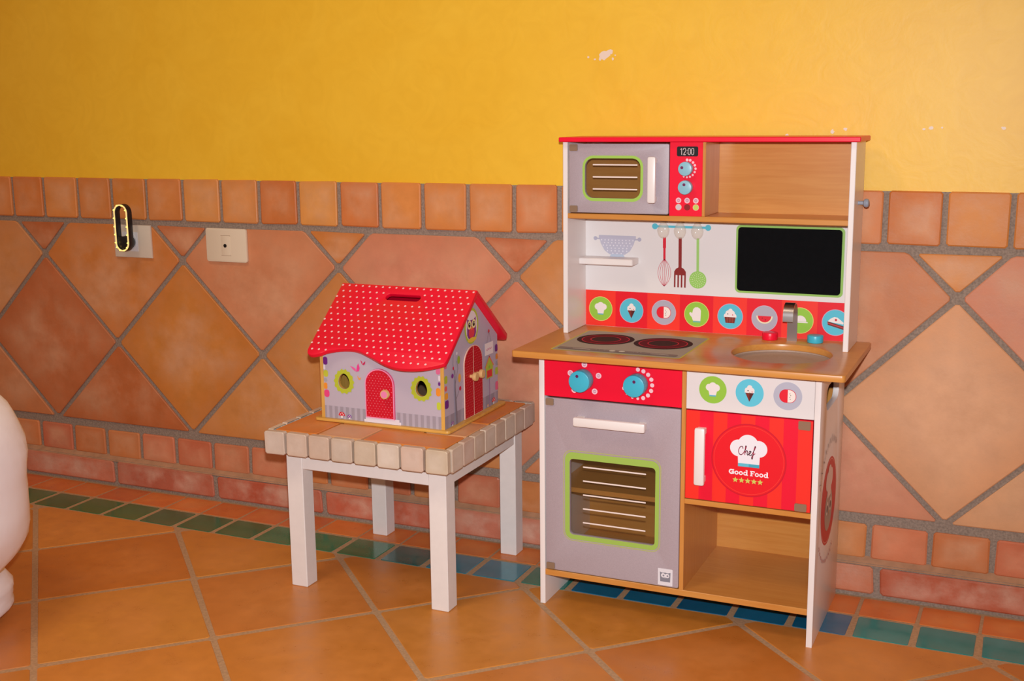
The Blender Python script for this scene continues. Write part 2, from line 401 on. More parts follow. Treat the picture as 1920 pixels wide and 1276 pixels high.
# diagonal field
DX, NX = .4333, -.003; ZT, ZM, ZB = .5835, .3700, .1570; J = .0055
def zc(t): return ZM+(t*(ZT-ZM) if t > 0 else t*(ZM-ZB))
shared = {}
def diamond(cx, t, kind, col=0):
    hx = DX/2; hz = (ZT-ZB)/2; cz = zc(t)
    P = [(0, -hz), (hx, 0), (0, hz), (-hx, 0)]
    P = inset(P, J)
    P = clip(P, 0, 1, .663-cz); P = clip(P, 0, -1, cz-.1615)
    if len(P) < 3: return
    if kind not in shared: shared[kind] = [slab_mesh('wall_tile', P, .010, WDIAG if kind == 'full' else WTILE, .005, .0018) for _ in range(3)]
    put('wall_tile', random.choice(shared[kind]), wall, (cx, .010, cz), jit(WCOL.get((kind, col), random.choice(PALW)), 6), True, .003)
k = math.floor((X0-NX)/DX)
while NX+k*DX < X1:
    x = NX+k*DX
    diamond(x, 0, 'full', k); diamond(x+DX/2, 1, 'upper', k); diamond(x, 2, 'top_corner', k); diamond(x+DX/2, -1, 'lower', k)
    k += 1
# lower course
var = [slab_mesh('course_tile', rect_poly(.1005, .069), .010, WTILE, .004, .003) for _ in range(5)]
x = -.067
while x > X0: x -= .1104
while x < X1:
    put('course_tile', random.choice(var), wall, (x+.0552, .010, .1065), jit(random.choice([(206, 126, 74), (208, 124, 86), (210, 134, 76), (204, 118, 86)])), True); x += .1104
# chips where the paint came off
def blob(cx, cz, r, n=11, sx=1.0):
    return [(cx+r*sx*random.uniform(.6, 1.15)*math.cos(2*math.pi*k/n), cz+r*random.uniform(.55, 1.15)*math.sin(2*math.pi*k/n)) for k in range(n)]
for cx, cz, r, sx in ((1.490, 1.028, .009, 1.3), (1.500, 1.0345, .006, 1.2), (1.481, 1.022, .004, 1), (1.456, 1.0255, .0025, 1), (1.507, 1.021, .003, 1), (1.512, 1.0275, .002, 1), (1.470, 1.021, .002, 1.4),
                      (2.1023, .8855, .0035, 1.3), (2.0908, .8837, .002, 1.5), (1.9319, .880, .0045, .8), (1.955, .8845, .003, 1.4), (2.222, .885, .0032, 1.4), (2.121, .886, .002, 1), (1.85, .8735, .003, 1.2)):
    CH = globals().get('CH', 0)+1; p = Print((0, .006, 0), base=.0002+.0001*CH); p.poly(blob(cx, cz, r, 11, sx), (236, 214, 196)); p.build('paint_chip', wall)
# baseboard
bb = MB(); bb.box(-2.6, 4.6, -.0105, .0045, -.003, .0665, GROUT, 0)
t = bmesh.new()
vv = [t.verts.new(c) for c in ((-2.6, -.0135, .064), (4.6, -.0135, .064), (4.6, .0046, .076), (-2.6, .0046, .076))]; t.faces.new(vv)
bb.add(t, plain('mortar_ledge', (178, 134, 102), .85, .2, grain=.15, gscale=40, bump=.1))
bb = bb.build('baseboard_back', smooth=False); bb['kind'] = 'structure'; bb['label'] = 'low terracotta skirting with a mortar ledge'
var = [slab_mesh('skirting_tile', rect_poly(.298, .056), .008, BTILE, .005, .003, .002) for _ in range(4)]
x = .5-.31*7
while x < X1:
    put('skirting_tile', random.choice(var), bb, (x+.155, -.0065, .0345), jit(random.choice([(196, 108, 76), (192, 100, 74), (202, 124, 90), (194, 112, 86)]), 8), True); x += .31
# floor courses
var = [slab_mesh('floor_course_tile', rect_poly(.1015, .083), .008, FTILE, .002, .0007) for _ in range(4)]
varg = [slab_mesh('turquoise_tile', rect_poly(.0955, .089), .008, GTILE, .003, .0009) for _ in range(4)]
x = .094-.1074*15; k = -15
def glaze(x):
    if x < .75: return random.choice([(24, 104, 56), (30, 110, 60), (28, 104, 66)])
    if x < 1.05: return random.choice([(14, 120, 84), (18, 114, 76)])
    if x < 1.17: return (20, 100, 100)
    if x < 1.37: return random.choice([(4, 124, 152), (4, 130, 154)])
    if x < 1.45: return (14, 126, 116)
    if x < 2.0: return random.choice([(4, 102, 142), (4, 96, 136), (6, 106, 146)])
    if x < 2.03: return (4, 140, 164)
    return random.choice([(14, 140, 138), (12, 136, 136), (18, 134, 128)])
while x < X1:
    xc = x+.0537
    put('floor_course_tile', random.choice(var), floor, (xc, -.0608, -.008), jit(random.choice([(216, 116, 52), (206, 108, 60), (222, 122, 56)]), 6))
    put('turquoise_tile', random.choice(varg), floor, (xc, -.1565, -.008), jit(glaze(xc), 5))
    x += .1074; k += 1
# big diagonal floor tiles
FX, FDX, FY, FH = .5563, .4268, -.2246, .2115
FPAL = [(206, 130, 54), (208, 134, 56), (202, 124, 52), (210, 138, 62), (204, 126, 58)]
fshared = {}
for row in range(-1, 9):
    cy = FY-FH*row
    n0 = -5
    for k in range(n0, 8):
        cx = FX+FDX*k+(FDX/2 if row % 2 == 0 else 0)
        if row == 0 or row == -1: kind = 'cut%d' % (row)
        else: kind = 'full'
        P = inset([(0, -FH), (FDX/2, 0), (0, FH), (-FDX/2, 0)], .0058)
        P = clip(P, 0, 1, -.2068-cy)
        if len(P) < 3 or max(p[1] for p in P)-min(p[1] for p in P) < .02: continue
        if kind not in fshared: fshared[kind] = [slab_mesh('floor_tile', P, .008, FDIAG, .004, .0010, .0015) for _ in range(3)]
        put('floor_tile', random.choice(fshared[kind]), floor, (cx, cy, -.008), jit(random.choice(FPAL), 7), False, .0015)

# ================================================================== TOY KITCHEN
K = thing('toy_kitchen', 'red, white and wood toy kitchen unit with oven, sink and microwave standing against the wall', 'toy kitchen', (1.7205, -.15, 0))
YF, YU, YB = -.277, -.127, -.027
FRONT = lambda y, b=.00015: Print((0, y, 0), (1, 0, 0), (0, 0, 1), b)
AX = ((1, 0, 0), (0, 0, 1))
def yplate(outl, y, th, m, bev=.0006): return MB().plate(outl, th, (0, y, 0), (1, 0, 0), (0, 0, 1), m, bev)
RD, OR_, GN, BL, GY, WH, BR = (236, 12, 50), (244, 50, 38), (150, 200, 66), (88, 190, 212), (176, 172, 186), (238, 228, 226), (112, 40, 30)
def rect(x0, z0, x1, z1): return [(x0, z0), (x1, z0), (x1, z1), (x0, z1)]

# --- lower carcass
def side(x0, x1, hole):
    o = [[(-.277, 0), (-.022, 0), (-.022, .486), (-.277, .486)]]
    if hole: o.append(rrect(-.222, .408, -.086, .452, .0215, 6))
    return MB().plate(o, x1-x0, (x1, 0, 0), (0, 1, 0), (0, 0, 1), WHITE, .0008).build('side_panel', K)
side(1.465, 1.4755, True); rs = side(1.966, 1.9765, True)
rs['label'] = 'white right side panel with hand hole and round badge'
MB().box(1.7365, 1.7445, YF, -.034, .069, .486, MAPLEV).build('divider', K)
MB().box(1.4755, 1.966, YF, -.028, .058, .0695, MAPLE).build('bottom_board', K)
MB().box(1.4755, 1.966, -.034, -.027, .0695, .486, MAPLE, 0).build('back_board', K)
MB().box(1.7445, 1.966, YF, -.034, .2330, .2425, MAPLE).build('shelf', K)
MB().box(1.4755, 1.7365, -.225, -.034, .2100, .2195, MAPLE).build('oven_shelf', K)
# counter with the sink hole
counter = MB().plate([rrect(1.43, -.325, 2.021, -.016, .007), ell(1.888, -.176, .087, .087, 48)], .0115, (0, 0, .4975), (1, 0, 0), (0, 1, 0), MAPLE, .0015).build('countertop', K)
prof = [(.0945, -.0005), (.0940, -.0035), (.0900, -.0055), (.0700, -.0068), (.0400, -.0074), (.0120, -.0076)]
t = MB(); tb = bmesh.new(); rings = []
for r, h in prof: rings.append([tb.verts.new((1.888+r*math.cos(2*math.pi*k/40), -.176+r*math.sin(2*math.pi*k/40), .4855+h)) for k in range(40)])
for A, B in zip(rings[:-1], rings[1:]):
    for k in range(40): tb.faces.new((A[k], A[(k+1) % 40], B[(k+1) % 40], B[k])[::-1])
tb.faces.new(rings[-1]); t.add(tb, BASIN)
t.build('sink_basin', K)
# hob print
h = Print((0, 0, .4975), (1, 0, 0), (0, 1, 0), matt=True)
h.poly(rrect(1.4905, -.2885, 1.7355, -.083, .008), (206, 196, 84)).poly(rrect(1.4935, -.2855, 1.7325, -.086, .006), (172, 160, 146))
for cx, cy in ((1.5545, -.163), (1.668, -.166)):
    h.circ(cx, cy, .0545, (62, 34, 30), 48).circ(cx, cy, .0455, (206, 44, 60), 48).circ(cx, cy, .0435, (104, 14, 26), 48).circ(cx, cy, .0290, (206, 44, 60), 48).circ(cx, cy, .0270, (64, 36, 32), 48)
h.poly(rrect(1.5, -.2755, 1.724, -.259, .004), (138, 122, 118))
h.poly(rrect(1.528, -.2685, 1.562, -.266, .001, 2), (206, 194, 186)).poly(rrect(1.675, -.2685, 1.709, -.266, .001, 2), (206, 194, 186))
h.circ(1.604, -.2672, .0058, (210, 204, 192), 20).circ(1.622, -.2672, .0058, (210, 204, 192), 20)
for a in (1.572, 1.578, 1.588, 1.642, 1.650, 1.656): h.rect(a, -.2682, a+.003, -.2662, (186, 174, 168))
h.build('hob_print', counter)
# taps and faucet
for x, m, n in ((1.8415, RED, 'tap_knob'), (1.925, BLUE, 'tap_knob')):
    o = MB().cyl((x, -.054, .4975), (x, -.054, .5115), .0146, m, 32, .0018).build(n, K); o['label'] = 'red tap knob' if m is RED else 'turquoise tap knob'
path = [(1.8825, -.055, .4975), (1.8825, -.055, .525), (1.8825, -.0555, .545)]
for d in range(0, 181, 15): path.append((1.8825, -.0775+.022*math.cos(math.radians(d)), .5500+.022*math.sin(math.radians(d))))
path += [(1.8825, -.0998, .541)]
o = MB().strip(path, (1, 0, 0), .0185, .0022, CHROME).build('faucet', K); o['label'] = 'bent steel faucet strip'
# control panel
cp = MB().box(1.4757, 1.7363, YF, YF+.009, .4075, .486, RED).build('control_panel', K)
for x, z in ((1.5544, .4717), (1.5272, .4539), (1.5816, .4530), (1.5742, .4235), (1.5347, .4230)):
    p = FRONT(YF); p.circ(x, z, .0054, (246, 200, 210), 20); p.circ(x, z, .0032, (206, 150, 170), 14); p.rect(x-.0022, z-.0008, x+.0022, z+.0008, (240, 200, 210)); p.build('mode_mark', cp)
for x, z in ((1.6556, .4703), (1.6658, .4679), (1.6747, .4624), (1.6806, .4541), (1.6823, .4439), (1.6804, .4336), (1.6747, .4248), (1.6659, .4193), (1.6559, .4174), (1.6457, .4190), (1.6357, .4249), (1.6303, .4341)):
    p = FRONT(YF); p.circ(x, z, .0038 if z > .43 or x > 1.66 else .0026, (246, 200, 206), 14); p.build('temperature_mark', cp)
for cx, dx, dz in ((1.5525, -.0005, .010), (1.6553, .004, .0085)):
    kb = MB().cyl((cx, YF, .4443), (cx, -.301, .4443), .0198, BLUE, 40, .0016).build('oven_knob', K)
    q = FRONT(-.301); q.circ(cx+dx-.003, .4443+dz, .0029, (92, 30, 84), 16); q.build('pointer_dot', kb)
# white drawer front with three pictures
wp = MB().box(1.7447, 1.9657, YF, YF+.009, .4075, .486, WHITEM).build('drawer_front', K)

def icon(p, kind, cx, cz, r):
    R_ = lambda pts: [(cx+a*r, cz+b*r) for a, b in pts]
    C_ = lambda a, b, q, c, n=24: p.poly([(cx+x*r, cz+y*r) for x, y in ell(a, b, q, q, n)], c)
    W2 = (238, 228, 224)
    if kind == 'hat':
        C_(-.28, .18, .28, W2); C_(.28, .18, .28, W2); C_(0, .30, .30, W2)
        p.poly(R_([(-.36, .05), (.36, .05), (.26, -.42), (-.26, -.42)]), W2); p.poly(R_([(-.26, -.42), (.26, -.42), (.25, -.52), (-.25, -.52)]), (96, 178, 200))
    elif kind == 'cone':
        C_(0, .42, .20, W2); C_(-.16, .20, .22, W2); C_(.16, .20, .22, W2); p.poly(R_([(-.40, .02), (.40, .02), (.32, .22), (-.32, .22)]), W2)
        p.poly(R_([(-.33, .0), (0, 0), (0, -.70)]), (126, 44, 32)); p.poly(R_([(0, 0), (.33, .0), (0, -.70)]), (86, 30, 28))
        C_(-.12, .18, .05, (70, 40, 36), 8); C_(.2, .1, .05, (226, 120, 120), 8); C_(.02, .05, .04, (240, 190, 80), 8)
    elif kind == 'apple':
        p.poly(R_(rrect(-.64, -.52, .64, .52, .5, 8)), (212, 30, 60)); p.poly(R_([q for q in rrect(-.60, -.48, .60, .48, .46, 8)]), (232, 24, 46))
        p.poly(R_([(0, -.48)]+[(.14+.46*math.cos(math.radians(a)), .48*math.sin(math.radians(a))) for a in range(-90, 91, 10)]+[(0, .48)]), (244, 232, 222))
        for a, b in ((.16, .2), (.22, .06), (.16, -.08), (.20, -.22)): C_(a, b, .035, (90, 80, 70), 6)
    elif kind == 'mitt':
        p.poly(R_([(-.30, -.56), (.34, -.56), (.38, .30), (.30, .50), (.10, .62), (-.14, .60), (-.30, .44), (-.38, .08), (-.52, .18), (-.64, .10), (-.60, -.06), (-.42, -.26)]), W2)
        p.poly(R_([(-.30, -.60), (.34, -.60), (.34, -.68), (-.30, -.68)]), (96, 178, 200))
    elif kind == 'cupcake':
        C_(-.30, .02, .24, W2); C_(.30, .02, .24, W2); C_(-.16, .26, .24, W2); C_(.16, .26, .24, W2); C_(.02, .48, .18, W2); C_(0, .1, .3, W2)
        p.poly(R_([(-.48, -.06), (.48, -.06), (.38, -.56), (-.38, -.56)]), (120, 44, 34))
        for a in (-.3, -.08, .14): p.poly(R_([(a, -.08), (a+.14, -.08), (a+.12, -.54), (a+.02, -.54)]), (148, 62, 46))
        C_(-.2, .2, .05, (70, 40, 40), 8); C_(.22, .14, .05, (210, 60, 80), 8)
    elif kind == 'melon':
        hf = lambda q, n=16: [(q*math.cos(math.radians(180+180*k/n)), .2+q*.95*math.sin(math.radians(180+180*k/n))) for k in range(n+1)]
        p.poly(R_(hf(.68)), (236, 226, 190)); p.poly(R_(hf(.56)), (226, 30, 54))
        C_(.08, -.12, .05, (80, 30, 30), 8); C_(-.18, .02, .04, (80, 30, 30), 8)
    elif kind == 'cloche':
        p.poly(R_([(.5*math.cos(math.radians(a)), -.08+.5*math.sin(math.radians(a))) for a in range(0, 181, 12)]), W2)
        p.poly(R_([(-.62, -.10), (.62, -.10), (.62, -.18), (-.62, -.18)]), W2)
    elif kind == 'cake':
        p.poly(R_([(-.62, .06), (-.40, .30), (-.10, .46), (.16, .42), (.66, .02), (.62, -.12)]), W2)
        p.poly(R_([(-.64, .08), (.66, -.26), (.66, -.56), (-.60, -.22)]), (116, 40, 32)); p.poly(R_([(-.62, -.02), (.66, -.36), (.66, -.44), (-.62, -.10)]), (206, 60, 66))
        C_(.04, .22, .10, (206, 30, 50), 10)
def medallion(y, cx, cz, r, disc, kind, parent, edge=None, name='picture_medallion'):
    q = FRONT(y, .0003); q.circ(cx, cz, r, edge or disc, 40); q.circ(cx, cz, r*.955, disc, 40); icon(q, kind, cx, cz, r*.92); q.build(name, parent)
for cx, d, kd in ((1.7917, GN, 'hat'), (1.8558, (96, 200, 222), 'cone'), (1.9207, (184, 184, 198), 'apple')): medallion(YF, cx, .4452, .0242, d, kd, wp)

# oven door with window
def window_door(name, x0, x1, z0, z1, y, mat, hole, hr, th=.009):
    return yplate([rrect(x0, z0, x1, z1, .003, 3), rrect(*hole, hr, 6)], y, th, mat, .0007).build(name, K)
def hinge(door, x0, z0, x1, z1, y):
    MB().plate([rrect(x0, z0, x1, z1, .002, 2)], .002, (0, y-.0021, 0), (1, 0, 0), (0, 0, 1), HINGE).build('hinge_plate', door)
od = window_door('oven_door', 1.4778, 1.7355, .0715, .4045, YF-.0005, SILVER, (1.5256, .1462, 1.6905, .2925), .007)
q = FRONT(YF-.0005)
q.band(rrect(1.5133, .1340, 1.7010, .3090, .017), rrect(1.5146, .1353, 1.6997, .3077, .0157), (178, 186, 92))
q.band(rrect(1.5163, .1370, 1.6980, .3052, .0145), rrect(1.5256, .1462, 1.6905, .2925, .007), (158, 190, 86)); q.build('window_border', od)
pn = MB().box(1.5236, 1.6925, YF+.0085, YF+.0105, .1442, .2945, PANE, 0).build('window_pane', od)
q = FRONT(YF+.0085, .0006)
for k in range(5):
    z = .2763-.0269*k; q.poly(rrect(1.5485, z-.0013, 1.6705, z+.0013, .0012, 2), (238, 222, 214))
q.build('oven_grille_lines', pn)
hh = MB(); hh.box(1.5400, 1.6760, -.3005, -.2905, .3600, .3775, WHITE, .0035, 2)
for a in (1.5420, 1.6600): hh.box(a, a+.014, -.2915, YF, .3620, .3755, WHITE, .001)
hh.build('door_handle', od)
hinge(od, 1.4790, .3905, 1.4945, .4035, YF-.0005); hinge(od, 1.4790, .0725, 1.4955, .0850, YF-.0005)
q = FRONT(YF-.0005); q.poly(rrect(1.6975, .0735, 1.7250, .1055, .001, 2), (226, 222, 228))
q.poly([(1.7020, .0805), (1.7205, .0805), (1.7212, .0990), (1.7165, .0975), (1.7112, .0982), (1.7058, .0975), (1.7012, .0990)], (132, 132, 144))
for a in (1.7075, 1.7150): q.circ(a, .0925, .0042, (226, 222, 228), 16); q.circ(a+.0006, .0922, .0017, (132, 132, 144), 10)
q.poly([(1.7098, .0910), (1.7127, .0910), (1.7112, .0868)], (226, 222, 228)); q.build('owl_label', od)

# fridge door
fd = MB().box(1.7457, 1.9645, YF-.0005, YF+.0085, .2445, .4055, plain('red_print', RD, .4, .45)).build('cupboard_door', K)
q = FRONT(YF-.0005)
xs_ = [1.7457+.2188*k/9 for k in range(10)]
q.polys([rect(xs_[k], .2447, xs_[k+1], .4053) for k in range(0, 9, 2)], (244, 46, 34))
q.circ(1.8572, .3252, .0655, (206, 14, 40), 56).circ(1.8572, .3252, .0632, (232, 18, 34), 56)
q.band(ell(1.8572, .3252, .0612, .0612, 56), ell(1.8572, .3252, .0603, .0603, 56), (244, 60, 50))
HW = (236, 232, 238)
for a, b, r in ((1.8395, .3462, .0150), (1.8745, .3475, .0148), (1.8560, .3535, .0178)): q.circ(a, b, r, HW)
q.poly([(1.8375, .3520), (1.8775, .3520), (1.8762, .3195), (1.8392, .3195)], HW)
q.poly([(1.8392, .3195), (1.8762, .3195), (1.8763, .3137), (1.8392, .3137)], (96, 190, 210)); q.poly([(1.8580, .3195), (1.8762, .3195), (1.8763, .3137), (1.8580, .3137)], (70, 166, 190))
PK = (220, 78, 110); S = .0014
def sc(pts, ox=1.8395, oz=.3345, k=.0165): return smooth_path([(ox+a*k, oz+b*k) for a, b in pts])
q.stroke(sc([(.46, .70), (.40, .92), (.18, .86), (.02, .50), (.08, .12), (.30, .02), (.52, .22)]), S, PK)
q.stroke(sc([(.52, .22), (.70, .55), (.82, .95), (.74, 1.0), (.70, .6), (.68, .05)]), S, PK, False); q.stroke(sc([(.69, .25), (.84, .50), (.94, .46), (.92, .20), (.98, .04), (1.10, .16)]), S, PK)
q.stroke(sc([(1.10, .18), (1.26, .30), (1.32, .46), (1.20, .50), (1.12, .30), (1.18, .06), (1.34, .06), (1.46, .20)]), S, PK, False)
q.stroke(sc([(1.46, .20), (1.64, .60), (1.80, .98), (1.72, 1.02), (1.62, .60), (1.52, -.10), (1.46, -.34), (1.40, -.20), (1.52, .06), (1.76, .28)]), S, PK)
# slab lettering
CW = (240, 236, 240)
def ring_o(cx, cz, r, w): q.band(ell(cx, cz, r, r*1.02, 22), ell(cx, cz, r-w, r*1.02-w, 22), CW)
bz = .2985
def gcap(x):
    o, i = ell(x+.0045, bz+.0045, .0046, .0046, 20, 35, 335), ell(x+.0045, bz+.0045, .0023, .0023, 20, 35, 335)
    for k in range(20): q.face([o[k], o[k+1], i[k+1], i[k]], CW)
    q.rect(x+.0048, bz+.0030, x+.0095, bz+.0050, CW); q.rect(x+.0072, bz+.0006, x+.0092, bz+.0046, CW); q.rect(x+.0074, bz+.0060, x+.0090, bz+.0090, CW)
def dlet(x):
    ring_o(x+.0034, bz+.0033, .0034, .0019); q.rect(x+.0052, bz, x+.0072, bz+.0098, CW); q.rect(x+.0040, bz+.0084, x+.0072, bz+.0098, CW); q.rect(x+.0052, bz, x+.0084, bz+.0014, CW)
gcap(1.8236); ring_o(1.8372, bz+.0033, .0035, .0019); ring_o(1.8448, bz+.0033, .0035, .0019); dlet(1.8490)
x = 1.8610
q.rect(x+.0010, bz, x+.0032, bz+.0092, CW); q.rect(x, bz+.0076, x+.0078, bz+.0092, CW); q.rect(x, bz, x+.0046, bz+.0014, CW); q.rect(x+.001, bz+.0038, x+.0058, bz+.0054, CW); q.rect(x+.0064, bz+.0062, x+.0078, bz+.0092, CW)
ring_o(1.8728, bz+.0033, .0035, .0019); ring_o(1.8804, bz+.0033, .0035, .0019); dlet(1.8846)
for k in range(5): q.poly(star(1.8356+.01085*k, .2893, .0054), (206, 206, 96))
q.build('chef_badge_print', fd)
hh = MB(); hh.box(1.7652, 1.7842, -.2985, -.2895, .2755, .3795, WHITE, .0040, 2)
for a in (.2790, .3660): hh.box(1.7672, 1.7822, -.2905, YF, a, a+.011, WHITE, .001)
hh.build('door_handle', fd)
hinge(fd, 1.9405, .3895, 1.9610, .4045, YF-.0005); hinge(fd, 1.9385, .2455, 1.9590, .2590, YF-.0005)

# badge on the right side panel
q = Print((1.9765, 0, 0), (0, 1, 0), (0, 0, 1))
cy_, cz_ = -.157, .231
q.circ(cy_, cz_, .0800, (206, 40, 46), 56).band(ell(cy_, cz_, .0765, .0765, 56), ell(cy_, cz_, .0750, .0750, 56), (236, 150, 140)); q.lift()
q.circ(cy_, cz_-.016, .0390, (176, 158, 146), 40)
for a, b, r in ((-.018, .040, .017), (.018, .040, .017), (0, .048, .019)): q.circ(cy_+a, cz_+b, r, (232, 214, 206))
q.poly([(cy_-.021, cz_+.045), (cy_+.021, cz_+.045), (cy_+.018, cz_+.008), (cy_-.018, cz_+.008)], (232, 214, 206))
for a in (-.016, .016): q.circ(cy_+a, cz_-.010, .0125, (222, 206, 196), 24); q.circ(cy_+a, cz_-.011, .0070, (50, 38, 36), 20)
q.poly([(cy_-.005, cz_-.018), (cy_+.005, cz_-.018), (cy_, cz_-.030)], (206, 150, 100))
def arc_marks(r, a0, a1, n, w, hgt, c, flip=1):
    for k in range(n):
        a = math.radians(a0+(a1-a0)*k/(n-1)); d = (math.cos(a), math.sin(a)); t_ = (-d[1], d[0])
        ctr = (cy_+d[0]*r, cz_+d[1]*r); wv = [(-w, -hgt), (-w*.2, hgt*(1 if k % 3 else 1.5)), (w*.3, -hgt*.6), (w, hgt*.7)]
        q.stroke([(ctr[0]+t_[0]*u_*-1+d[0]*v_, ctr[1]+t_[1]*u_*-1+d[1]*v_) for u_, v_ in wv], .0022, c, False)
    q.lift()
arc_marks(.112, 150, 60, 9, .0080, .0060, (176, 160, 154))
arc_marks(.108, 214, 296, 11, .0050, .0032, (214, 150, 144))
q.build('round_badge_print', rs)

# --- upper part
for x0, x1 in ((1.454, 1.4635), (1.9855, 1.995)): MB().box(x0, x1, YU, -.018, .4975, .865, WHITE, .0009).build('upper_side_panel', K)
MB().box(1.4500, 2.0030, -.139, -.018, .8650, .8735, RED, .0012).build('top_board', K)
MB().box(1.4635, 1.9855, YU, -.027, .7205, .7303, MAPLE).build('upper_shelf', K)
MB().box(1.7255, 1.7313, YU, -.027, .7303, .865, MAPLEV).build('upper_divider', K)
MB().box(1.4635, 1.9855, YB, -.021, .7250, .865, MAPLE, 0).build('niche_back', K)
sb = MB().box(1.4635, 1.9855, YB, -.021, .4975, .7250, WHITEM, 0).build('splashback', K)
# microwave
mw = window_door('microwave_door', 1.4672, 1.6625, .7325, .8615, YU-.0005, SILVER, (1.4988, .7603, 1.6086, .8345), .016)
q = FRONT(YU-.0005); q.band(rrect(1.4943, .7545, 1.6137, .8396, .0205), rrect(1.4988, .7603, 1.6086, .8345, .016), (160, 200, 86)); q.build('window_border', mw)
pn = MB().box(1.4968, 1.6106, YU+.0085, YU+.0105, .7583, .8365, PANE, 0).build('window_pane', mw)
q = FRONT(YU+.0085, .0006)
for z in (.8222, .7995, .7768): q.poly(rrect(1.5115, z-.0012, 1.6000, z+.0012, .0011, 2), (238, 220, 212))
q.build('grille_lines', pn)
hh = MB(); hh.box(1.6267, 1.6428, -.1465, -.1385, .7535, .8388, WHITE, .0038, 2)
for a in (.757, .826): hh.box(1.6285, 1.6410, -.1395, YU, a, a+.009, WHITE, .001)
hh.build('door_handle', mw)
hinge(mw, 1.4685, .8480, 1.4845, .8605, YU-.0005); hinge(mw, 1.4685, .7335, 1.4845, .7455, YU-.0005)
rp = MB().box(1.6640, 1.7255, YU, YU+.009, .7303, .865, RED).build('microwave_panel', K)
q = FRONT(YU); q.poly(rrect(1.6773, .8388, 1.7171, .8566, .003, 4), (16, 14, 16))
DG = (222, 206, 204); SW = .0011
def digit(s_, x, z, w, hgt):
    P = {'1': [[(.1, .8), (.55, 1), (.55, 0)]], '2': [[(0, .78), (.2, 1), (.8, 1), (1, .78), (1, .55), (0, 0), (1, 0)]], '0': [[(.5, 1), (.9, .9), (1, .5), (.9, .1), (.5, 0), (.1, .1), (0, .5), (.1, .9), (.5, 1)]]}[s_]
    for l in P: q.stroke([(x+a*w, z+b*hgt) for a, b in l], SW, DG, False)
for s_, x in (('1', 1.6838), ('2', 1.6892), ('0', 1.6982), ('0', 1.7044)): digit(s_, x, .8418, .0046, .0116)
q.rect(1.6958, .8442, 1.6967, .8452, DG); q.rect(1.6958, .8492, 1.6967, .8502, DG); q.build('clock_display', rp)
for k, (x, z) in enumerate(((1.6967, .8325), (1.7025, .8319), (1.7078, .8279), (1.7112, .8230), (1.7127, .8168), (1.7111, .8107), (1.7076, .8055), (1.7025, .8023), (1.6969, .8012), (1.6909, .8024))): q = FRONT(YU); q.circ(x, z, .0026-.0001*k, (246, 196, 204), 12); q.build('timer_mark', rp)
for x in (1.6817, 1.6979, 1.7143): q = FRONT(YU); q.circ(x, .7590, .0052, (240, 190, 200), 20); q.circ(x, .7590, .0030, (196, 150, 166), 12); q.rect(x-.0014, .7584, x+.0014, .7596, (240, 190, 200)); q.build('button_print', rp)
for x, c in ((1.6819, (206, 194, 200)), (1.6982, (140, 24, 28)), (1.7145, (196, 206, 96))): q = FRONT(YU); q.circ(x, .7468, .0058, (226, 190, 160) if c[1] > 100 else c, 22); q.circ(x, .7468, .0048, c, 22); q.build('button_print', rp)
for z, dx, dz in ((.8168, -.0055, .0022), (.7832, -.0010, .0052)):
    kb = MB().cyl((1.6960, YU, z), (1.6960, -.1395, z), .0128, PALEB, 32, .0014).build('microwave_knob', K)
    q = FRONT(-.1395); q.circ(1.6960+dx, z+dz, .0028, (110, 30, 80), 14); q.build('pointer_dot', kb)
# wall of the splashback: shelf, hooks, prints
MB().box(1.4635, 1.5740, -.067, YB, .6255, .6382, WHITE, .0015).build('small_shelf', K)
q = FRONT(YB)
q.poly([(1.4925, .6740), (1.5665, .6740), (1.5640, .6640), (1.5560, .6500), (1.5455, .6425), (1.5135, .6425), (1.5030, .6500), (1.4950, .6640)], (190, 188, 204)); q.rect(1.4910, .6740, 1.5680, .6800, (186, 184, 200))
q.poly([(1.5170, .6430), (1.5420, .6430), (1.5450, .6380), (1.5140, .6380)], (186, 196, 212))
for a in (1.4838, 1.5752): q.circ(a, .6735, .0040, (178, 176, 194), 16)
q.stroke([(1.484, .6738), (1.4940, .6725)], .0024, (178, 176, 194)); q.stroke([(1.575, .6738), (1.5650, .6725)], .0024, (178, 176, 194))
for rw, (z, a, b) in enumerate(((.6708, 1.497, 1.562), (.6655, 1.4995, 1.5595), (.6602, 1.5005, 1.5585), (.6549, 1.5055, 1.5535), (.6496, 1.5095, 1.5495), (.6447, 1.5165, 1.5425))):
    n = max(3, int((b-a)/.0072))
    q.polys([ell(a+(b-a)*(k+.5*(rw % 2))/n, z, .0014, .0014, 8) for k in range(n+1-(rw % 2))], (226, 222, 230))
q.build('colander_print', sb)
q = FRONT(YB); q.stroke([(1.6065, .7005), (1.712, .7005)], .0044, (86, 186, 206)); q.circ(1.6065, .7005, .0058, (86, 186, 206)).circ(1.712, .7005, .0058, (86, 186, 206)); q.build('hook_rail_print', sb)
for a in (1.6257, 1.6588, 1.6928):
    t = bmesh.new(); bmesh.ops.create_uvsphere(t, u_segments=20, v_segments=14, radius=1)
    for v in t.verts:
        zz = v.co.z; wd = 1.0 if zz < .0 else 1.0-.25*zz
        v.co = V3((a+v.co.x*.0122*wd, YB-.0072+v.co.y*.0070, .6945+zz*.0165))
    h_ = MB(); h_.add(t, CLEAR); h_.box(a-.007, a+.007, -.0345, YB, .7075, .7203, CLEAR, .001); h_.build('clear_hook', K)
q = FRONT(YB)
q.stroke([(1.6260, .6785), (1.6262, .6600)], .0062, (214, 26, 50)); q.stroke([(1.6262, .6600), (1.6264, .6365)], .0046, (214, 26, 50))
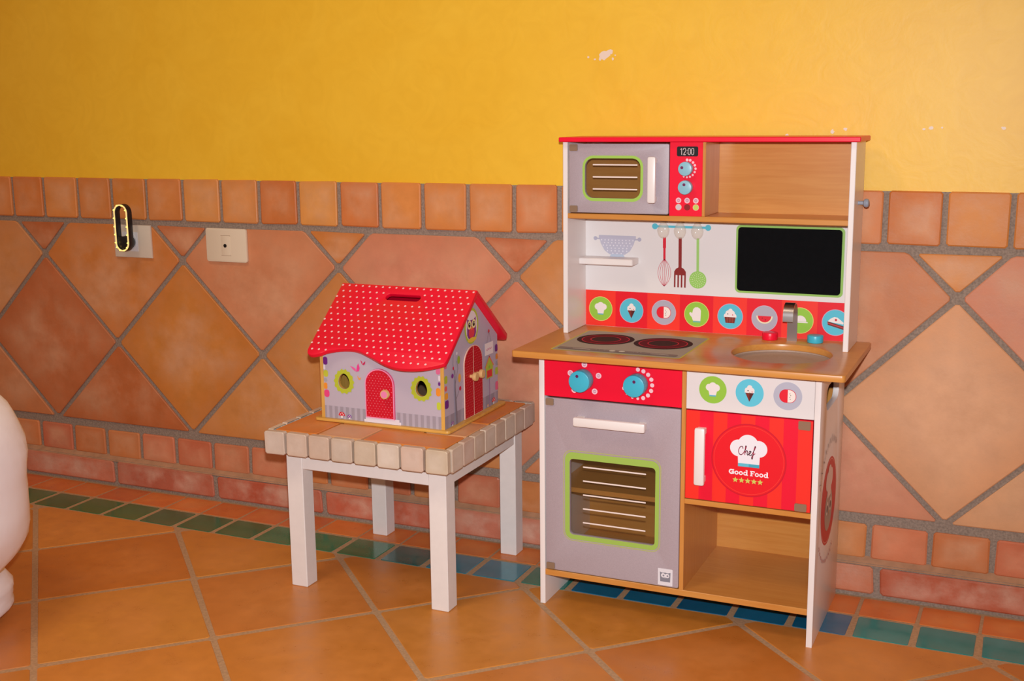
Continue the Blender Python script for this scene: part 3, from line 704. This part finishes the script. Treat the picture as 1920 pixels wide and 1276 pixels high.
for f in (-1, -.66, -.3, 0, .3, .66, 1):
    q.stroke([(1.6266+f*.0130*math.sin(math.pi*min(1, t_*1.0))**.75*(1 if True else 0), .6370-.0530*t_) for t_ in [k/16 for k in range(17)]], .0008, (214, 70, 90), False)
q.build('whisk_print', sb)
q = FRONT(YB); FB = (140, 36, 34)
q.stroke([(1.6575, .6790), (1.6580, .6200)], .0064, FB); q.poly([(1.6463, .6070), (1.6699, .6070), (1.6697, .6140), (1.6660, .6195), (1.6610, .6222), (1.6550, .6222), (1.6500, .6195), (1.6465, .6140)], FB)
for k in range(4): a = 1.6463+.00685*k; q.rect(a, .5832, a+.0031, .6075, FB)
q.build('fork_print', sb)
q = FRONT(YB); q.stroke([(1.6924, .6790), (1.6932, .6140)], .0052, (160, 206, 112)); q.circ(1.6936, .5995, .0168, (152, 204, 96), 36)
for r, n in ((.0030, 5), (.0066, 10), (.0102, 15), (.0136, 20)): q.polys([ell(1.6936+r*math.cos(6.283*k/n+r*300), .5995+r*math.sin(6.283*k/n+r*300), .0009, .0009, 6) for k in range(n)], (214, 226, 180))
q.build('skimmer_print', sb)
cb = FRONT(YB, .0004); cb.poly(rrect(1.7665, .5790, 1.9672, .7080, .009), (148, 192, 92)); cb.build('chalkboard_border', sb)
yplate([rrect(1.7703, .5830, 1.9625, .7038, .0065)], YB-.0012, .0010, CHALK, 0).build('chalkboard', sb)
st = FRONT(YB); ed = [1.4637, 1.5268, 1.5928, 1.6589, 1.7251, 1.7905, 1.8565, 1.9230, 1.9855]
for k in range(8): st.rect(ed[k], .4977, ed[k+1], .5695, (244, 52, 38) if k % 2 == 0 else (230, 18, 38))
st.build('red_tile_strip_print', sb)
for k, (cx, d, kd) in enumerate(((1.4956, GN, 'hat'), (1.5602, BL, 'cone'), (1.6267, GY, 'apple'), (1.6927, GN, 'mitt'), (1.7587, BL, 'cupcake'), (1.8246, GY, 'melon'), (1.8915, GN, 'cloche'), (1.9560, BL, 'cake'))):
    medallion(YB-.0004, cx, .5322, .0248, d, kd, sb, edge=[(226, 216, 120), (200, 170, 196), (206, 176, 196)][0 if d == GN else 1 if d == BL else 2])
# side peg
pg = MB().cyl((1.995, -.08, .7575), (2.004, -.08, .7575), .0034, GREYP, 16)
pg.lathe((2.0035, -.08, .7575), (1, 0, 0), [(.0035, 0), (.0066, .0018), (.0080, .0052), (.0068, .0088), (.0030, .0105)], GREYP, 24).build('side_peg', K)

# ================================================================== TILE-TOPPED TABLE
T = thing('side_table', 'low white wooden side table with a terracotta tile top and beige tile rim', 'table', (1.149, -.2115, 0))
TX0, TX1, TY0, TY1, TZ = .9485, 1.3490, -.4225, -.0180, .325
for x in (.974, 1.2875):
    for y in (-.387, -.0725): MB().box(x, x+.0365, y, y+.0365, 0, .279, LEGW, .0015).build('leg', T)
for a in (-.3855, -.0550): MB().box(1.0105, 1.2875, a, a+.018, .2435, .279, LEGW, .001).build('apron', T)
for a in (.9755, 1.3040): MB().box(a, a+.018, -.3505, -.0725, .2435, .279, LEGW, .001).build('apron', T)
MB().box(TX0+.009, TX1-.009, TY0+.009, TY1-.009, .279, .3185, plain('table_grout', (96, 72, 58), .85, .2, grain=.2, gscale=200)).build('tabletop_core', T)
RP = [(208, 186, 168), (202, 180, 164), (212, 194, 178), (204, 182, 162)]
var = [slab_mesh('rim_tile', rect_poly(.0450, .0452), .0125, RTILE, .0032, .0015, .0007) for _ in range(5)]
def rim(loc, rz):
    o = put('rim_tile', random.choice(var), T, loc, jit(random.choice(RP), 6), True, .004); o.rotation_euler[2] = rz; return o
pt = (TX1-TX0)/8
for k in range(8):
    rim((TX0+pt*(k+.5), TY0+.0125, .3020), 0); rim((TX0+pt*(k+.5), TY1-.0125, .3020), math.pi)
ps = (TY1-TY0-.029)/8
for k in range(8):
    y = TY0+.0145+ps*(k+.5); rim((TX1-.0125, y, .3020), math.pi/2); rim((TX0+.0125, y, .3020), -math.pi/2)
def ttile(x0, x1, y0, y1, c):
    put('top_tile', slab_mesh('top_tile', rect_poly(x1-x0-.005, y1-y0-.005), .0075, TTILE, .003, .0015, .0006), T, ((x0+x1)/2, (y0+y1)/2, .3170), jit(c, 4), False, .001)
OT, LT = (226, 138, 66), (224, 170, 126)
a0, a1, a2, a3, a4 = .9625, 1.0600, 1.1590, 1.2440, 1.3350
b0, b1, b2, b3, b4 = -.4085, -.3200, -.2210, -.1210, -.0320
ttile(a0, a1, b0, b2, OT); ttile(a1, a2, b0, b1, LT); ttile(a2, a4, b0, b1, OT); ttile(a3, a4, b1, b2, LT); ttile(a3, a4, b2, b4, OT)
ttile(a0, a1, b2, b3, LT); ttile(a0, a2, b3, b4, OT); ttile(a1, a3, b1, b2, OT); ttile(a1, a3, b2, b3, OT); ttile(a2, a3, b3, b4, LT)

# ================================================================== TOY HOUSE
HZ = .3256
H = thing('toy_house', 'wooden toy cottage with a red polka dot roof on the tile-topped side table', 'toy house', (1.149, -.1925, HZ))
BZ = HZ+.0055
MB().plate([rrect(.999, -.321, 1.299, -.056, .008)], .0055, (0, 0, BZ), (1, 0, 0), (0, 1, 0), PINE, .001).build('base', H)
GW = plain('lilac_print', (190, 178, 190), .42, .4); ZE = .468; YR = -.1925; TH = .8; cth = 1/math.sqrt(1+TH*TH); sth = TH*cth
WX0, WX1, WY0, WY1 = 1.0125, 1.2865, -.3125, -.0725
under = lambda y: .5705-TH*abs(y-YR)
# side walls with gables
for x, nm in ((WX0+.0075, 'side_wall'), (WX1, 'side_wall')):
    ol = [(WY0, BZ), (WY1, BZ), (WY1, under(WY1)), (YR, under(YR)), (WY0, under(WY0))]
    sw = MB().plate([ol], .0075, (x, 0, 0), (0, 1, 0), (0, 0, 1), PINEV, 0).build('side_wall', H)
    if x == WX1:
        sw['label'] = 'right gable wall with printed owl and double doors'; gable = sw
# front and back walls
ol = [(WX0+.0075, BZ), (WX1-.0075, BZ), (WX1-.0075, under(WY0)), (WX0+.0075, under(WY0))]
e1, e2 = egg(1.0668, .4070, .0128, .0165, .0145), egg(1.2380, .4070, .0125, .0165, .0145)
fw_ = MB().plate([ol, e1, e2], .0065, (0, WY0, 0), (1, 0, 0), (0, 0, 1), PINEV, 0).build('front_wall', H)
MB().plate([ol], .0065, (0, WY1-.0066, 0), (1, 0, 0), (0, 0, 1), plain('shade_brown_board', (92, 70, 52), .7, .2, grain=.1, gscale=60), 0).build('back_wall', H)  # dark brown instead of ply: interior shade put into the board colour
# front print
q = FRONT(WY0)
def holed(p, x0, z0, x1, z1, holes, c):
    """print sheet with egg holes: strips between hole outlines"""
    xs2 = x0
    for hl in holes:
        hx0, hx1 = min(a for a, b in hl), max(a for a, b in hl)
        p.face(rect(xs2, z0, hx0, z1), c)
        top = sorted([pt_ for pt_ in hl if pt_[1] >= .4069], key=lambda a: a[0]); bot = sorted([pt_ for pt_ in hl if pt_[1] <= .4071], key=lambda a: a[0])
        p.face([(hx0, z1)]+[(a, b) for a, b in top]+[(hx1, z1)], c) if False else None
        for A, B in zip(top[:-1], top[1:]): p.face([A, B, (B[0], z1), (A[0], z1)], c)
        for A, B in zip(bot[:-1], bot[1:]): p.face([(A[0], z0), (B[0], z0), B, A], c)
        xs2 = hx1
    p.face(rect(xs2, z0, x1, z1), c); p.lift()
FX0, FX1 = WX0+.0076, WX1-.0076
holed(q, FX0, BZ+.0002, FX1, under(WY0)-.0003, [e1, e2], (190, 178, 190))
q.rect(FX0, BZ+.0003, FX1, .3560, (160, 150, 160))
x = FX0+.004
while x < FX1-.006: q.face(rect(x, BZ+.0004, x+.0058, .3560), (180, 170, 182)); x += .0128
q.lift()
for z, h_, w_, c in ((.4460, .016, .0100, (112, 30, 130)), (.4330, .010, .0045, (232, 222, 226)), (.4205, .014, .0105, (196, 200, 60)), (.4075, .007, .0080, (170, 164, 172)), (.3955, .013, .0078, (240, 146, 46)), (.3805, .015, .0120, (232, 70, 130))):
    q.poly(rrect(FX0, z-h_/2, FX0+w_, z+h_/2, min(w_, h_)*.42, 4), c)
for z, h_, w_, c in ((.4470, .018, .0090, (226, 110, 150)), (.4200, .007, .0048, (110, 40, 130)), (.4040, .016, .0095, (240, 146, 46)), (.3770, .015, .0085, (196, 206, 60)), (.4310, .010, .0040, (232, 222, 226))):
    q.poly(rrect(FX1-w_, z-h_/2, FX1, z+h_/2, min(w_, h_)*.42, 4), c)
def scallop(cx, cz, rx, rz, n=14, k=.06): return [(cx+rx*(1+k*math.cos(n*a))*math.cos(a)*(1-.08*math.sin(a)), cz+rz*(1+k*math.cos(n*a))*math.sin(a)) for a in [2*math.pi*j/84 for j in range(84)]]
for cx, eg in ((1.0668, e1), (1.2380, e2)):
    sc_ = scallop(cx, .4078, .0220, .0240); eg3 = [(cx+(a-cx), b) for a, b in egg(cx, .4070, .0128 if cx < 1.1 else .0125, .0165, .0145, 84)]
    q.band(sc_, eg3, (186, 194, 50))
def butterfly(x, z, s_, c, c2, rot=0):
    r_ = lambda pts: [(x+s_*(a*math.cos(rot)-b*math.sin(rot)), z+s_*(a*math.sin(rot)+b*math.cos(rot))) for a, b in pts]
    q.poly(r_([(0, -.4), (.55, -.25), (.72, .3), (.45, 1.1), (.2, .6)]), c); q.poly(r_([(0, -.4), (-.5, -.1), (-1.2, .55), (-.6, .4), (-.1, .1)]), c2)
butterfly(1.0955, .4340, .0115, (232, 60, 140), (236, 90, 160)); butterfly(1.1110, .4470, .0065, (196, 24, 80), (206, 40, 90), -.5); butterfly(1.1010, .4165, .0050, (240, 160, 60), (240, 150, 50), -.7)
def toadstool(p, x, z, s_, c, n=1):
    p.poly([(x-s_*.35, z), (x+s_*.35, z), (x+s_*.28, z+s_*.75), (x-s_*.28, z+s_*.75)], (232, 222, 220))
    p.poly([(x+s_*.95*math.cos(math.radians(a)), z+s_*.62+s_*1.0*math.sin(math.radians(a))) for a in range(0, 181, 15)], c)
    for a, b in ((-.4, 1.0), (.1, 1.3), (.45, .9)): p.circ(x+a*s_, z+b*s_, s_*.17, (240, 214, 214), 10)
toadstool(q, 1.0595, .3335, .0078, (212, 24, 36)); toadstool(q, 1.0770, .3330, .0055, (124, 60, 150))
q.rect(1.1110, BZ+.0004, 1.1930, .3372, (228, 218, 226)); q.rect(1.1145, .3372, 1.1895, .3420, (228, 218, 226))
q.build('front_wall_print', fw_)
# front door
dr = MB().plate([arch(1.1160, 1.1800, .3412, .4090, .4395)], .0045, (0, WY0-.0047, 0), (1, 0, 0), (0, 0, 1), plain('pink_door_edge', (226, 90, 130), .4, .4), .0005).build('front_door', H)
q = FRONT(WY0-.0047); q.poly(arch(1.1163, 1.1797, .3415, .4090, .4392), (244, 150, 186)); q.poly(arch(1.1182, 1.1778, .3434, .4085, .4372), (208, 12, 40))
zz = .3458; rw = 0
DOT = (240, 140, 150)
while zz < .436:
    xx = 1.1205+(.0034 if rw % 2 else 0)
    while xx < 1.1760:
        if zz < .408 or ((xx-1.148)/.0275)**2+((zz-.4085)/.0265)**2 < 1: q.face(ell(xx, zz, .0008, .0008, 6), DOT)
        xx += .0068
    zz += .0050; rw += 1
q.lift(); q.build('door_print', dr)
kb = MB().lathe((1.1660, WY0-.0047, .3935), (0, -1, 0), [(.0040, 0), (.0040, .004), (.0088, .0065), (.0095, .010), (.0085, .0135)], GLOSSK, 24).build('door_knob', dr)
q = FRONT(WY0-.0182); q.circ(1.1660, .3935, .0068, (238, 130, 176), 22); q.build('knob_print', kb)
# gable print and double doors
q = Print((WX1, 0, 0), (0, 1, 0), (0, 0, 1))
q.poly([(WY0+.0003, BZ+.0003), (WY1-.0003, BZ+.0003), (WY1-.0003, under(WY1)-.0004), (YR, under(YR)-.0006), (WY0+.0003, under(WY0)-.0004)], (186, 174, 190))
q.rect(WY0+.0003, BZ+.0004, WY1-.0003, .3560, (152, 142, 156)); 
for k in range(9): q.face(rect(WY0+.014+.026*k, BZ+.0005, WY0+.024+.026*k, .3560), (168, 158, 172))
q.lift()
for z, h_, w_, c in ((.4560, .016, .012, (226, 100, 130)), (.4270, .015, .013, (176, 190, 50)), (.4100, .010, .011, (226, 100, 90)), (.3950, .013, .014, (236, 160, 50)), (.3790, .016, .016, (112, 36, 130))):
    q.poly(rrect(WY0+.0004, z-h_/2, WY0+w_, z+h_/2, .004, 3), c)
for z, h_, w_, c in ((.4470, .015, .013, (112, 40, 130)), (.4290, .012, .011, (226, 140, 60)), (.4150, .009, .010, (160, 156, 166)), (.3990, .015, .014, (176, 196, 60)), (.3680, .018, .014, (232, 100, 140))):
    q.poly(rrect(WY1-w_, z-h_/2, WY1-.0004, z+h_/2, .004, 3), c)
OY, OZ = -.1935, .5120
q.poly(ell(OY, OZ, .0310, .0355, 40), (176, 196, 66)); q.poly(ell(OY, OZ, .0255, .0300, 40), (232, 222, 224))
q.poly([(OY-.0200, OZ-.016), (OY-.0190, OZ+.016), (OY-.010, OZ+.0115), (OY+.010, OZ+.0115), (OY+.0190, OZ+.016), (OY+.0200, OZ-.016), (OY+.012, OZ-.0255), (OY-.012, OZ-.0255)], (130, 50, 130))
q.poly(ell(OY, OZ-.0130, .0125, .0115, 24), (226, 60, 80))
for a in (-.0095, .0095): q.circ(OY+a, OZ+.0030, .0088, (240, 226, 160), 22); q.circ(OY+a, OZ+.0030, .0050, (30, 24, 26), 18); q.circ(OY+a+.001, OZ+.0045, .0016, (240, 240, 240), 8)
q.poly([(OY-.003, OZ-.003), (OY+.003, OZ-.003), (OY, OZ-.009)], (240, 170, 60)); q.poly(ell(OY, OZ-.0275, .0200, .0045, 20), (232, 200, 70))
# tree
q.poly([(-.2690, BZ+.0005), (-.2610, BZ+.0005), (-.2680, .400), (-.2695, .440), (-.2715, .440), (-.2735, .400)], (130, 122, 134)); q.stroke([(-.270, .425), (-.278, .452), (-.276, .470)], .0016, (130, 122, 134)); q.stroke([(-.270, .410), (-.258, .440), (-.262, .455)], .0016, (130, 122, 134)); q.stroke([(-.269, .38), (-.255, .395)], .0016, (130, 122, 134))
for y, z, a, b, c in ((-.254, .4560, .0060, .0080, (150, 180, 60)), (-.252, .4200, .0058, .0085, (236, 170, 70)), (-.250, .3990, .0045, .0045, (206, 30, 70)), (-.282, .4300, .0050, .0045, (130, 50, 140)), (-.278, .4440, .0030, .0035, (206, 40, 80)), (-.262, .4700, .0028, .0030, (230, 224, 230))): q.poly(ell(y, z, a, b, 18), c)
# sign on a string
q.rect(-.1380, .4405, -.0985, .4655, (238, 226, 226)); q.circ(-.1180, .4885, .0040, (206, 50, 60), 12); q.stroke([(-.128, .4655), (-.1185, .487)], .0012, (120, 110, 120)); q.stroke([(-.108, .4655), (-.1175, .487)], .0012, (120, 110, 120))
q.stroke([(-.131, .453), (-.127, .450), (-.123, .454), (-.119, .451), (-.115, .454), (-.111, .451), (-.106, .454)], .0016, (226, 140, 170))
# bird house
q.rect(-.1195, BZ+.0005, -.1173, .395, (130, 60, 140)); q.poly([(-.1330, .392), (-.1030, .392), (-.1010, .418), (-.1185, .436), (-.1355, .418)], (176, 196, 66)); q.poly([(-.1300, .394), (-.1060, .394), (-.1060, .409), (-.1300, .409)], (226, 50, 50)); q.stroke([(-.1385, .416), (-.1185, .4370), (-.0990, .416)], .0034, (226, 120, 90)); q.circ(-.1185, .4150, .0035, (130, 196, 60), 12)
toadstool(q, -.1005, .3340, .0085, (212, 30, 44)); toadstool(q, -.1290, .3335, .0040, (230, 160, 110)); toadstool(q, -.2885, .3335, .0060, (124, 60, 150))
q.build('gable_print', gable)
for y0, y1, sg in ((-.2310, -.1920, 1), (-.1916, -.1500, -1)):
    yc = -.1918; ol = []
    n = 10; R1 = .0405
    pts = [(yc+(-R1 if sg > 0 else R1)*math.cos(math.pi/2*k/n), .4400+.0335*math.sin(math.pi/2*k/n)) for k in range(n+1)]
    ol = [(yc-sg*.0003, BZ+.001), (pts[0][0], BZ+.001)]+pts[:-1]+[(yc-sg*.0003, pts[-1][1])]
    ld_ = MB().plate([ol], .0022, (WX1+.0032, 0, 0), (0, 1, 0), (0, 0, 1), plain('pale_door_edge', (240, 190, 170), .4, .4), 0).build('gable_door', H)
    q = Print((WX1+.0032, 0, 0), (0, 1, 0), (0, 0, 1)); cyy = sum(a for a, b in ol)/len(ol)
    inn = [(yc+(a-yc)*.955-sg*.0008, b if b < .43 else b-.0018) for a, b in ol]; inn = [(a, max(b, BZ+.002)) for a, b in inn]
    q.poly(inn, (190, 10, 34))
    zz = BZ+.005; rw = 0
    while zz < .470:
        yy = .004+(.0036 if rw % 2 else 0)
        while yy < .037:
            if zz < .440 or (yy/.038)**2+((zz-.440)/.031)**2 < 1: q.face(ell(yc-sg*yy, zz, .0012, .0008, 6), (226, 110, 120))
            yy += .0072
        zz += .0052; rw += 1
    q.lift(); q.build('door_print', ld_)
    ky = yc-sg*.0145
    MB().lathe((WX1+.0032, ky-.004*sg*0, .4140), (1, 0, 0), [(.0035, 0), (.0035, .005), (.0082, .0075), (.0090, .011), (.0080, .0150)], GLOSSK, 22).build('door_knob', ld_)
# roof panels: front one with a wavy eave and a grip slot
Uf, Vf = V3((1, 0, 0)), V3((0, cth, sth)); RZ = .5830
eave = [(1.3030, .1700), (1.3020, .1830), (1.2961, .1895), (1.2632, .2017), (1.2323, .2064), (1.2045, .2060), (1.1732, .1979), (1.1351, .1822), (1.1047, .1719), (1.0756, .1715), (1.0438, .1792), (1.0298, .1872), (1.0143, .1922), (1.0040, .1900), (.9990, .1800), (.9985, .1650)]
ev = smooth_path(eave, 4)
Orf = V3((0, YR, RZ))
ol = [(.9965, -.0005), ]+[(a, -b) for a, b in ev[::-1]]+[(1.3010, -.0005)]
slot = rrect(1.1105, -.0390, 1.1880, -.0225, .0078, 6)
rf = MB().plate([ol, slot], .0092, Orf, Uf, Vf, RED, .0012).build('roof_panel', H); rf['label'] = 'front roof panel with wavy eave and grip slot'
q = Print(Orf, Uf, Vf); rw = 0; s_ = .0062
def eave_at(x):
    for A, B in zip(ev[:-1], ev[1:]):
        if min(A[0], B[0]) <= x <= max(A[0], B[0]) and abs(A[0]-B[0]) > 1e-6: return A[1]+(B[1]-A[1])*(x-A[0])/(B[0]-A[0])
    return .17
while s_ < .206:
    x = 1.0000+(.0080 if rw % 2 else 0)
    while x < 1.2995:
        if s_ < eave_at(x)-.0035 and not (1.1075 < x < 1.1910 and .0195 < s_ < .0420): q.face(ell(x, -s_, .0023, .0022, 10), (246, 206, 206))
        x += .01555
    s_ += .01555; rw += 1
q.lift(); q.build('polka_dots', rf)
Vb = V3((0, -cth, sth)); Ub = V3((-1, 0, 0)); ebl = .1900
ol = [(-1.3010, -.0005), (-1.3020, -.175), (-1.2980, -.186), (-1.290, -ebl), (-1.008, -ebl), (-1.001, -.186), (-.9965, -.175), (-.9965, -.0005)]
rb = MB().plate([ol[::-1]], .0092, Orf, Ub, Vb, RED, .0012).build('roof_panel', H); rb['label'] = 'back roof panel'

# ================================================================== WALL FITTINGS
P = thing('socket_plate', 'cream square-edged socket plate behind the plug-in light', 'wall socket', (.2893, 0, .625))
MB().plate([rect(.2335, .5855, .3455, .6645)], .0075, (0, -.0075, 0), (1, 0, 0), (0, 0, 1), PLATEM, .0022).build('cover', P)
MB().plate([rect(.2610, .6010, .3075, .6475)], .0015, (0, -.0090, 0), (1, 0, 0), (0, 0, 1), SOCK, .0004).build('insert', P)
sp = MB().plate([ell(.2842, .6243, .0205, .0205, 30), ell(.2842, .6243, .0185, .0185, 30)], .0015, (0, -.0105, 0), (1, 0, 0), (0, 0, 1), SOCK, 0).build('socket_ring', P)
P2 = thing('outlet_plate', 'ivory rounded aerial outlet plate with one small dark hole', 'wall outlet', (.5665, 0, .6245))
MB().plate([rrect(.5095, .5855, .6235, .6640, .006)], .0080, (0, -.0080, 0), (1, 0, 0), (0, 0, 1), IVORY, .0020).build('cover', P2)
MB().plate([rrect(.5540, .6010, .5790, .6470, .001, 2)], .0008, (0, -.0088, 0), (1, 0, 0), (0, 0, 1), IVORY, .0002).build('module', P2)
for z in (.6465, .6002): q = FRONT(-.0080); q.rect(.5530, z, .5800, z+.0013, (170, 140, 116)); q.build('module_gap', P2)
MB().cyl((.5650, -.0085, .6240), (.5650, -.0100, .6240), .0042, DARK, 18).build('aerial_hole', P2)
# plug-in light
LP = thing('plug_in_light', 'slim black plug-in night light with a lit oval ring, plugged into the left socket', 'night light', (.286, -.0105, .624))
cx, zt, zb, ry = .2975, .6970, .6255, -.0500
def stad(r, grow=0): return [(cx+r*math.cos(math.radians(a)), (zt if a <= 180 else zb)+r*math.sin(math.radians(a))) for a in list(range(0, 181, 12))+list(range(180, 361, 12))]
MB().plate([stad(.0205), stad(.0155)], .0160, (0, ry, 0), (1, 0, 0), (0, 0, 1), DARK, .0008).build('ring_body', LP)
MB().plate([stad(.0200), stad(.0168)], .0020, (0, ry-.0016, 0), (1, 0, 0), (0, 0, 1), LED, 0).build('led_ring', LP)
body = [(cx-.0152, .6400), (cx+.0152, .6400)]+[(cx+.0152*math.cos(math.radians(a)), zb+.0152*math.sin(math.radians(a))) for a in range(0, -181, -15)]
MB().plate([body[::-1]], .0140, (0, ry+.0015, 0), (1, 0, 0), (0, 0, 1), DARK, .0005).build('body', LP)
pl = MB().cyl((.2945, -.0360, .6245), (.2890, -.0180, .6243), .0165, DARK, 28, .0012); pl.cyl((.2890, -.0190, .6243), (.2850, -.0092, .6243), .0120, DARK, 20); pl.build('plug', LP)
tot = stad(.0184); n = len(tot)
Ls = []; 
for k in range(12):
    if k < 4: a = math.radians(20+140*k/3); Ls.append((cx+.0184*math.cos(a), zt+.0184*math.sin(a)))
for z in (.684, .664, .645, .626): Ls += [(cx-.0184, z), (cx+.0184, z)]
for a in (215, 250, 290, 325): Ls.append((cx+.0184*math.cos(math.radians(a)), zb+.0184*math.sin(math.radians(a))))
for a, b in Ls: MB().cyl((a, ry-.0034, b), (a, ry-.0046, b), .0020, LEDB, 10, 0, .0014).build('led', LP)

# ================================================================== WHITE SEAT AT THE LEFT EDGE
SE = thing('padded_seat', 'white fabric padded seat cut off by the left edge of the picture', 'seat', (.34, -1.02, 0))
def pillow(c, h, e, m, mb, wr=0.0):
    t = bmesh.new(); bmesh.ops.create_cube(t, size=2); bmesh.ops.subdivide_edges(t, edges=t.edges[:], cuts=15, use_grid_fill=True)
    for v in t.verts:
        p = v.co.copy(); n = (abs(p.x)**e+abs(p.y)**e+abs(p.z)**e)**(1/e); p /= n
        w = 1+wr*(math.sin(9*p.z+4*p.x+3*p.y)+.6*math.sin(17*p.z-11*p.y)+.5*math.sin(23*p.x+7*p.z))
        v.co = V3((c[0]+p.x*h[0]*w, c[1]+p.y*h[1]*w, c[2]+p.z*h[2]*w))
    mb.add(t, m)
mb = MB(); pillow((.385, -.99, .285), (.316, .345, .222), 3.2, FABRIC, mb, .006); mb.build('cushion', SE, angle=80)
mb = MB(); pillow((.333, -1.0, .052), (.278, .330, .052), 5, FABRIC, mb, .004); mb.build('base', SE, angle=80)
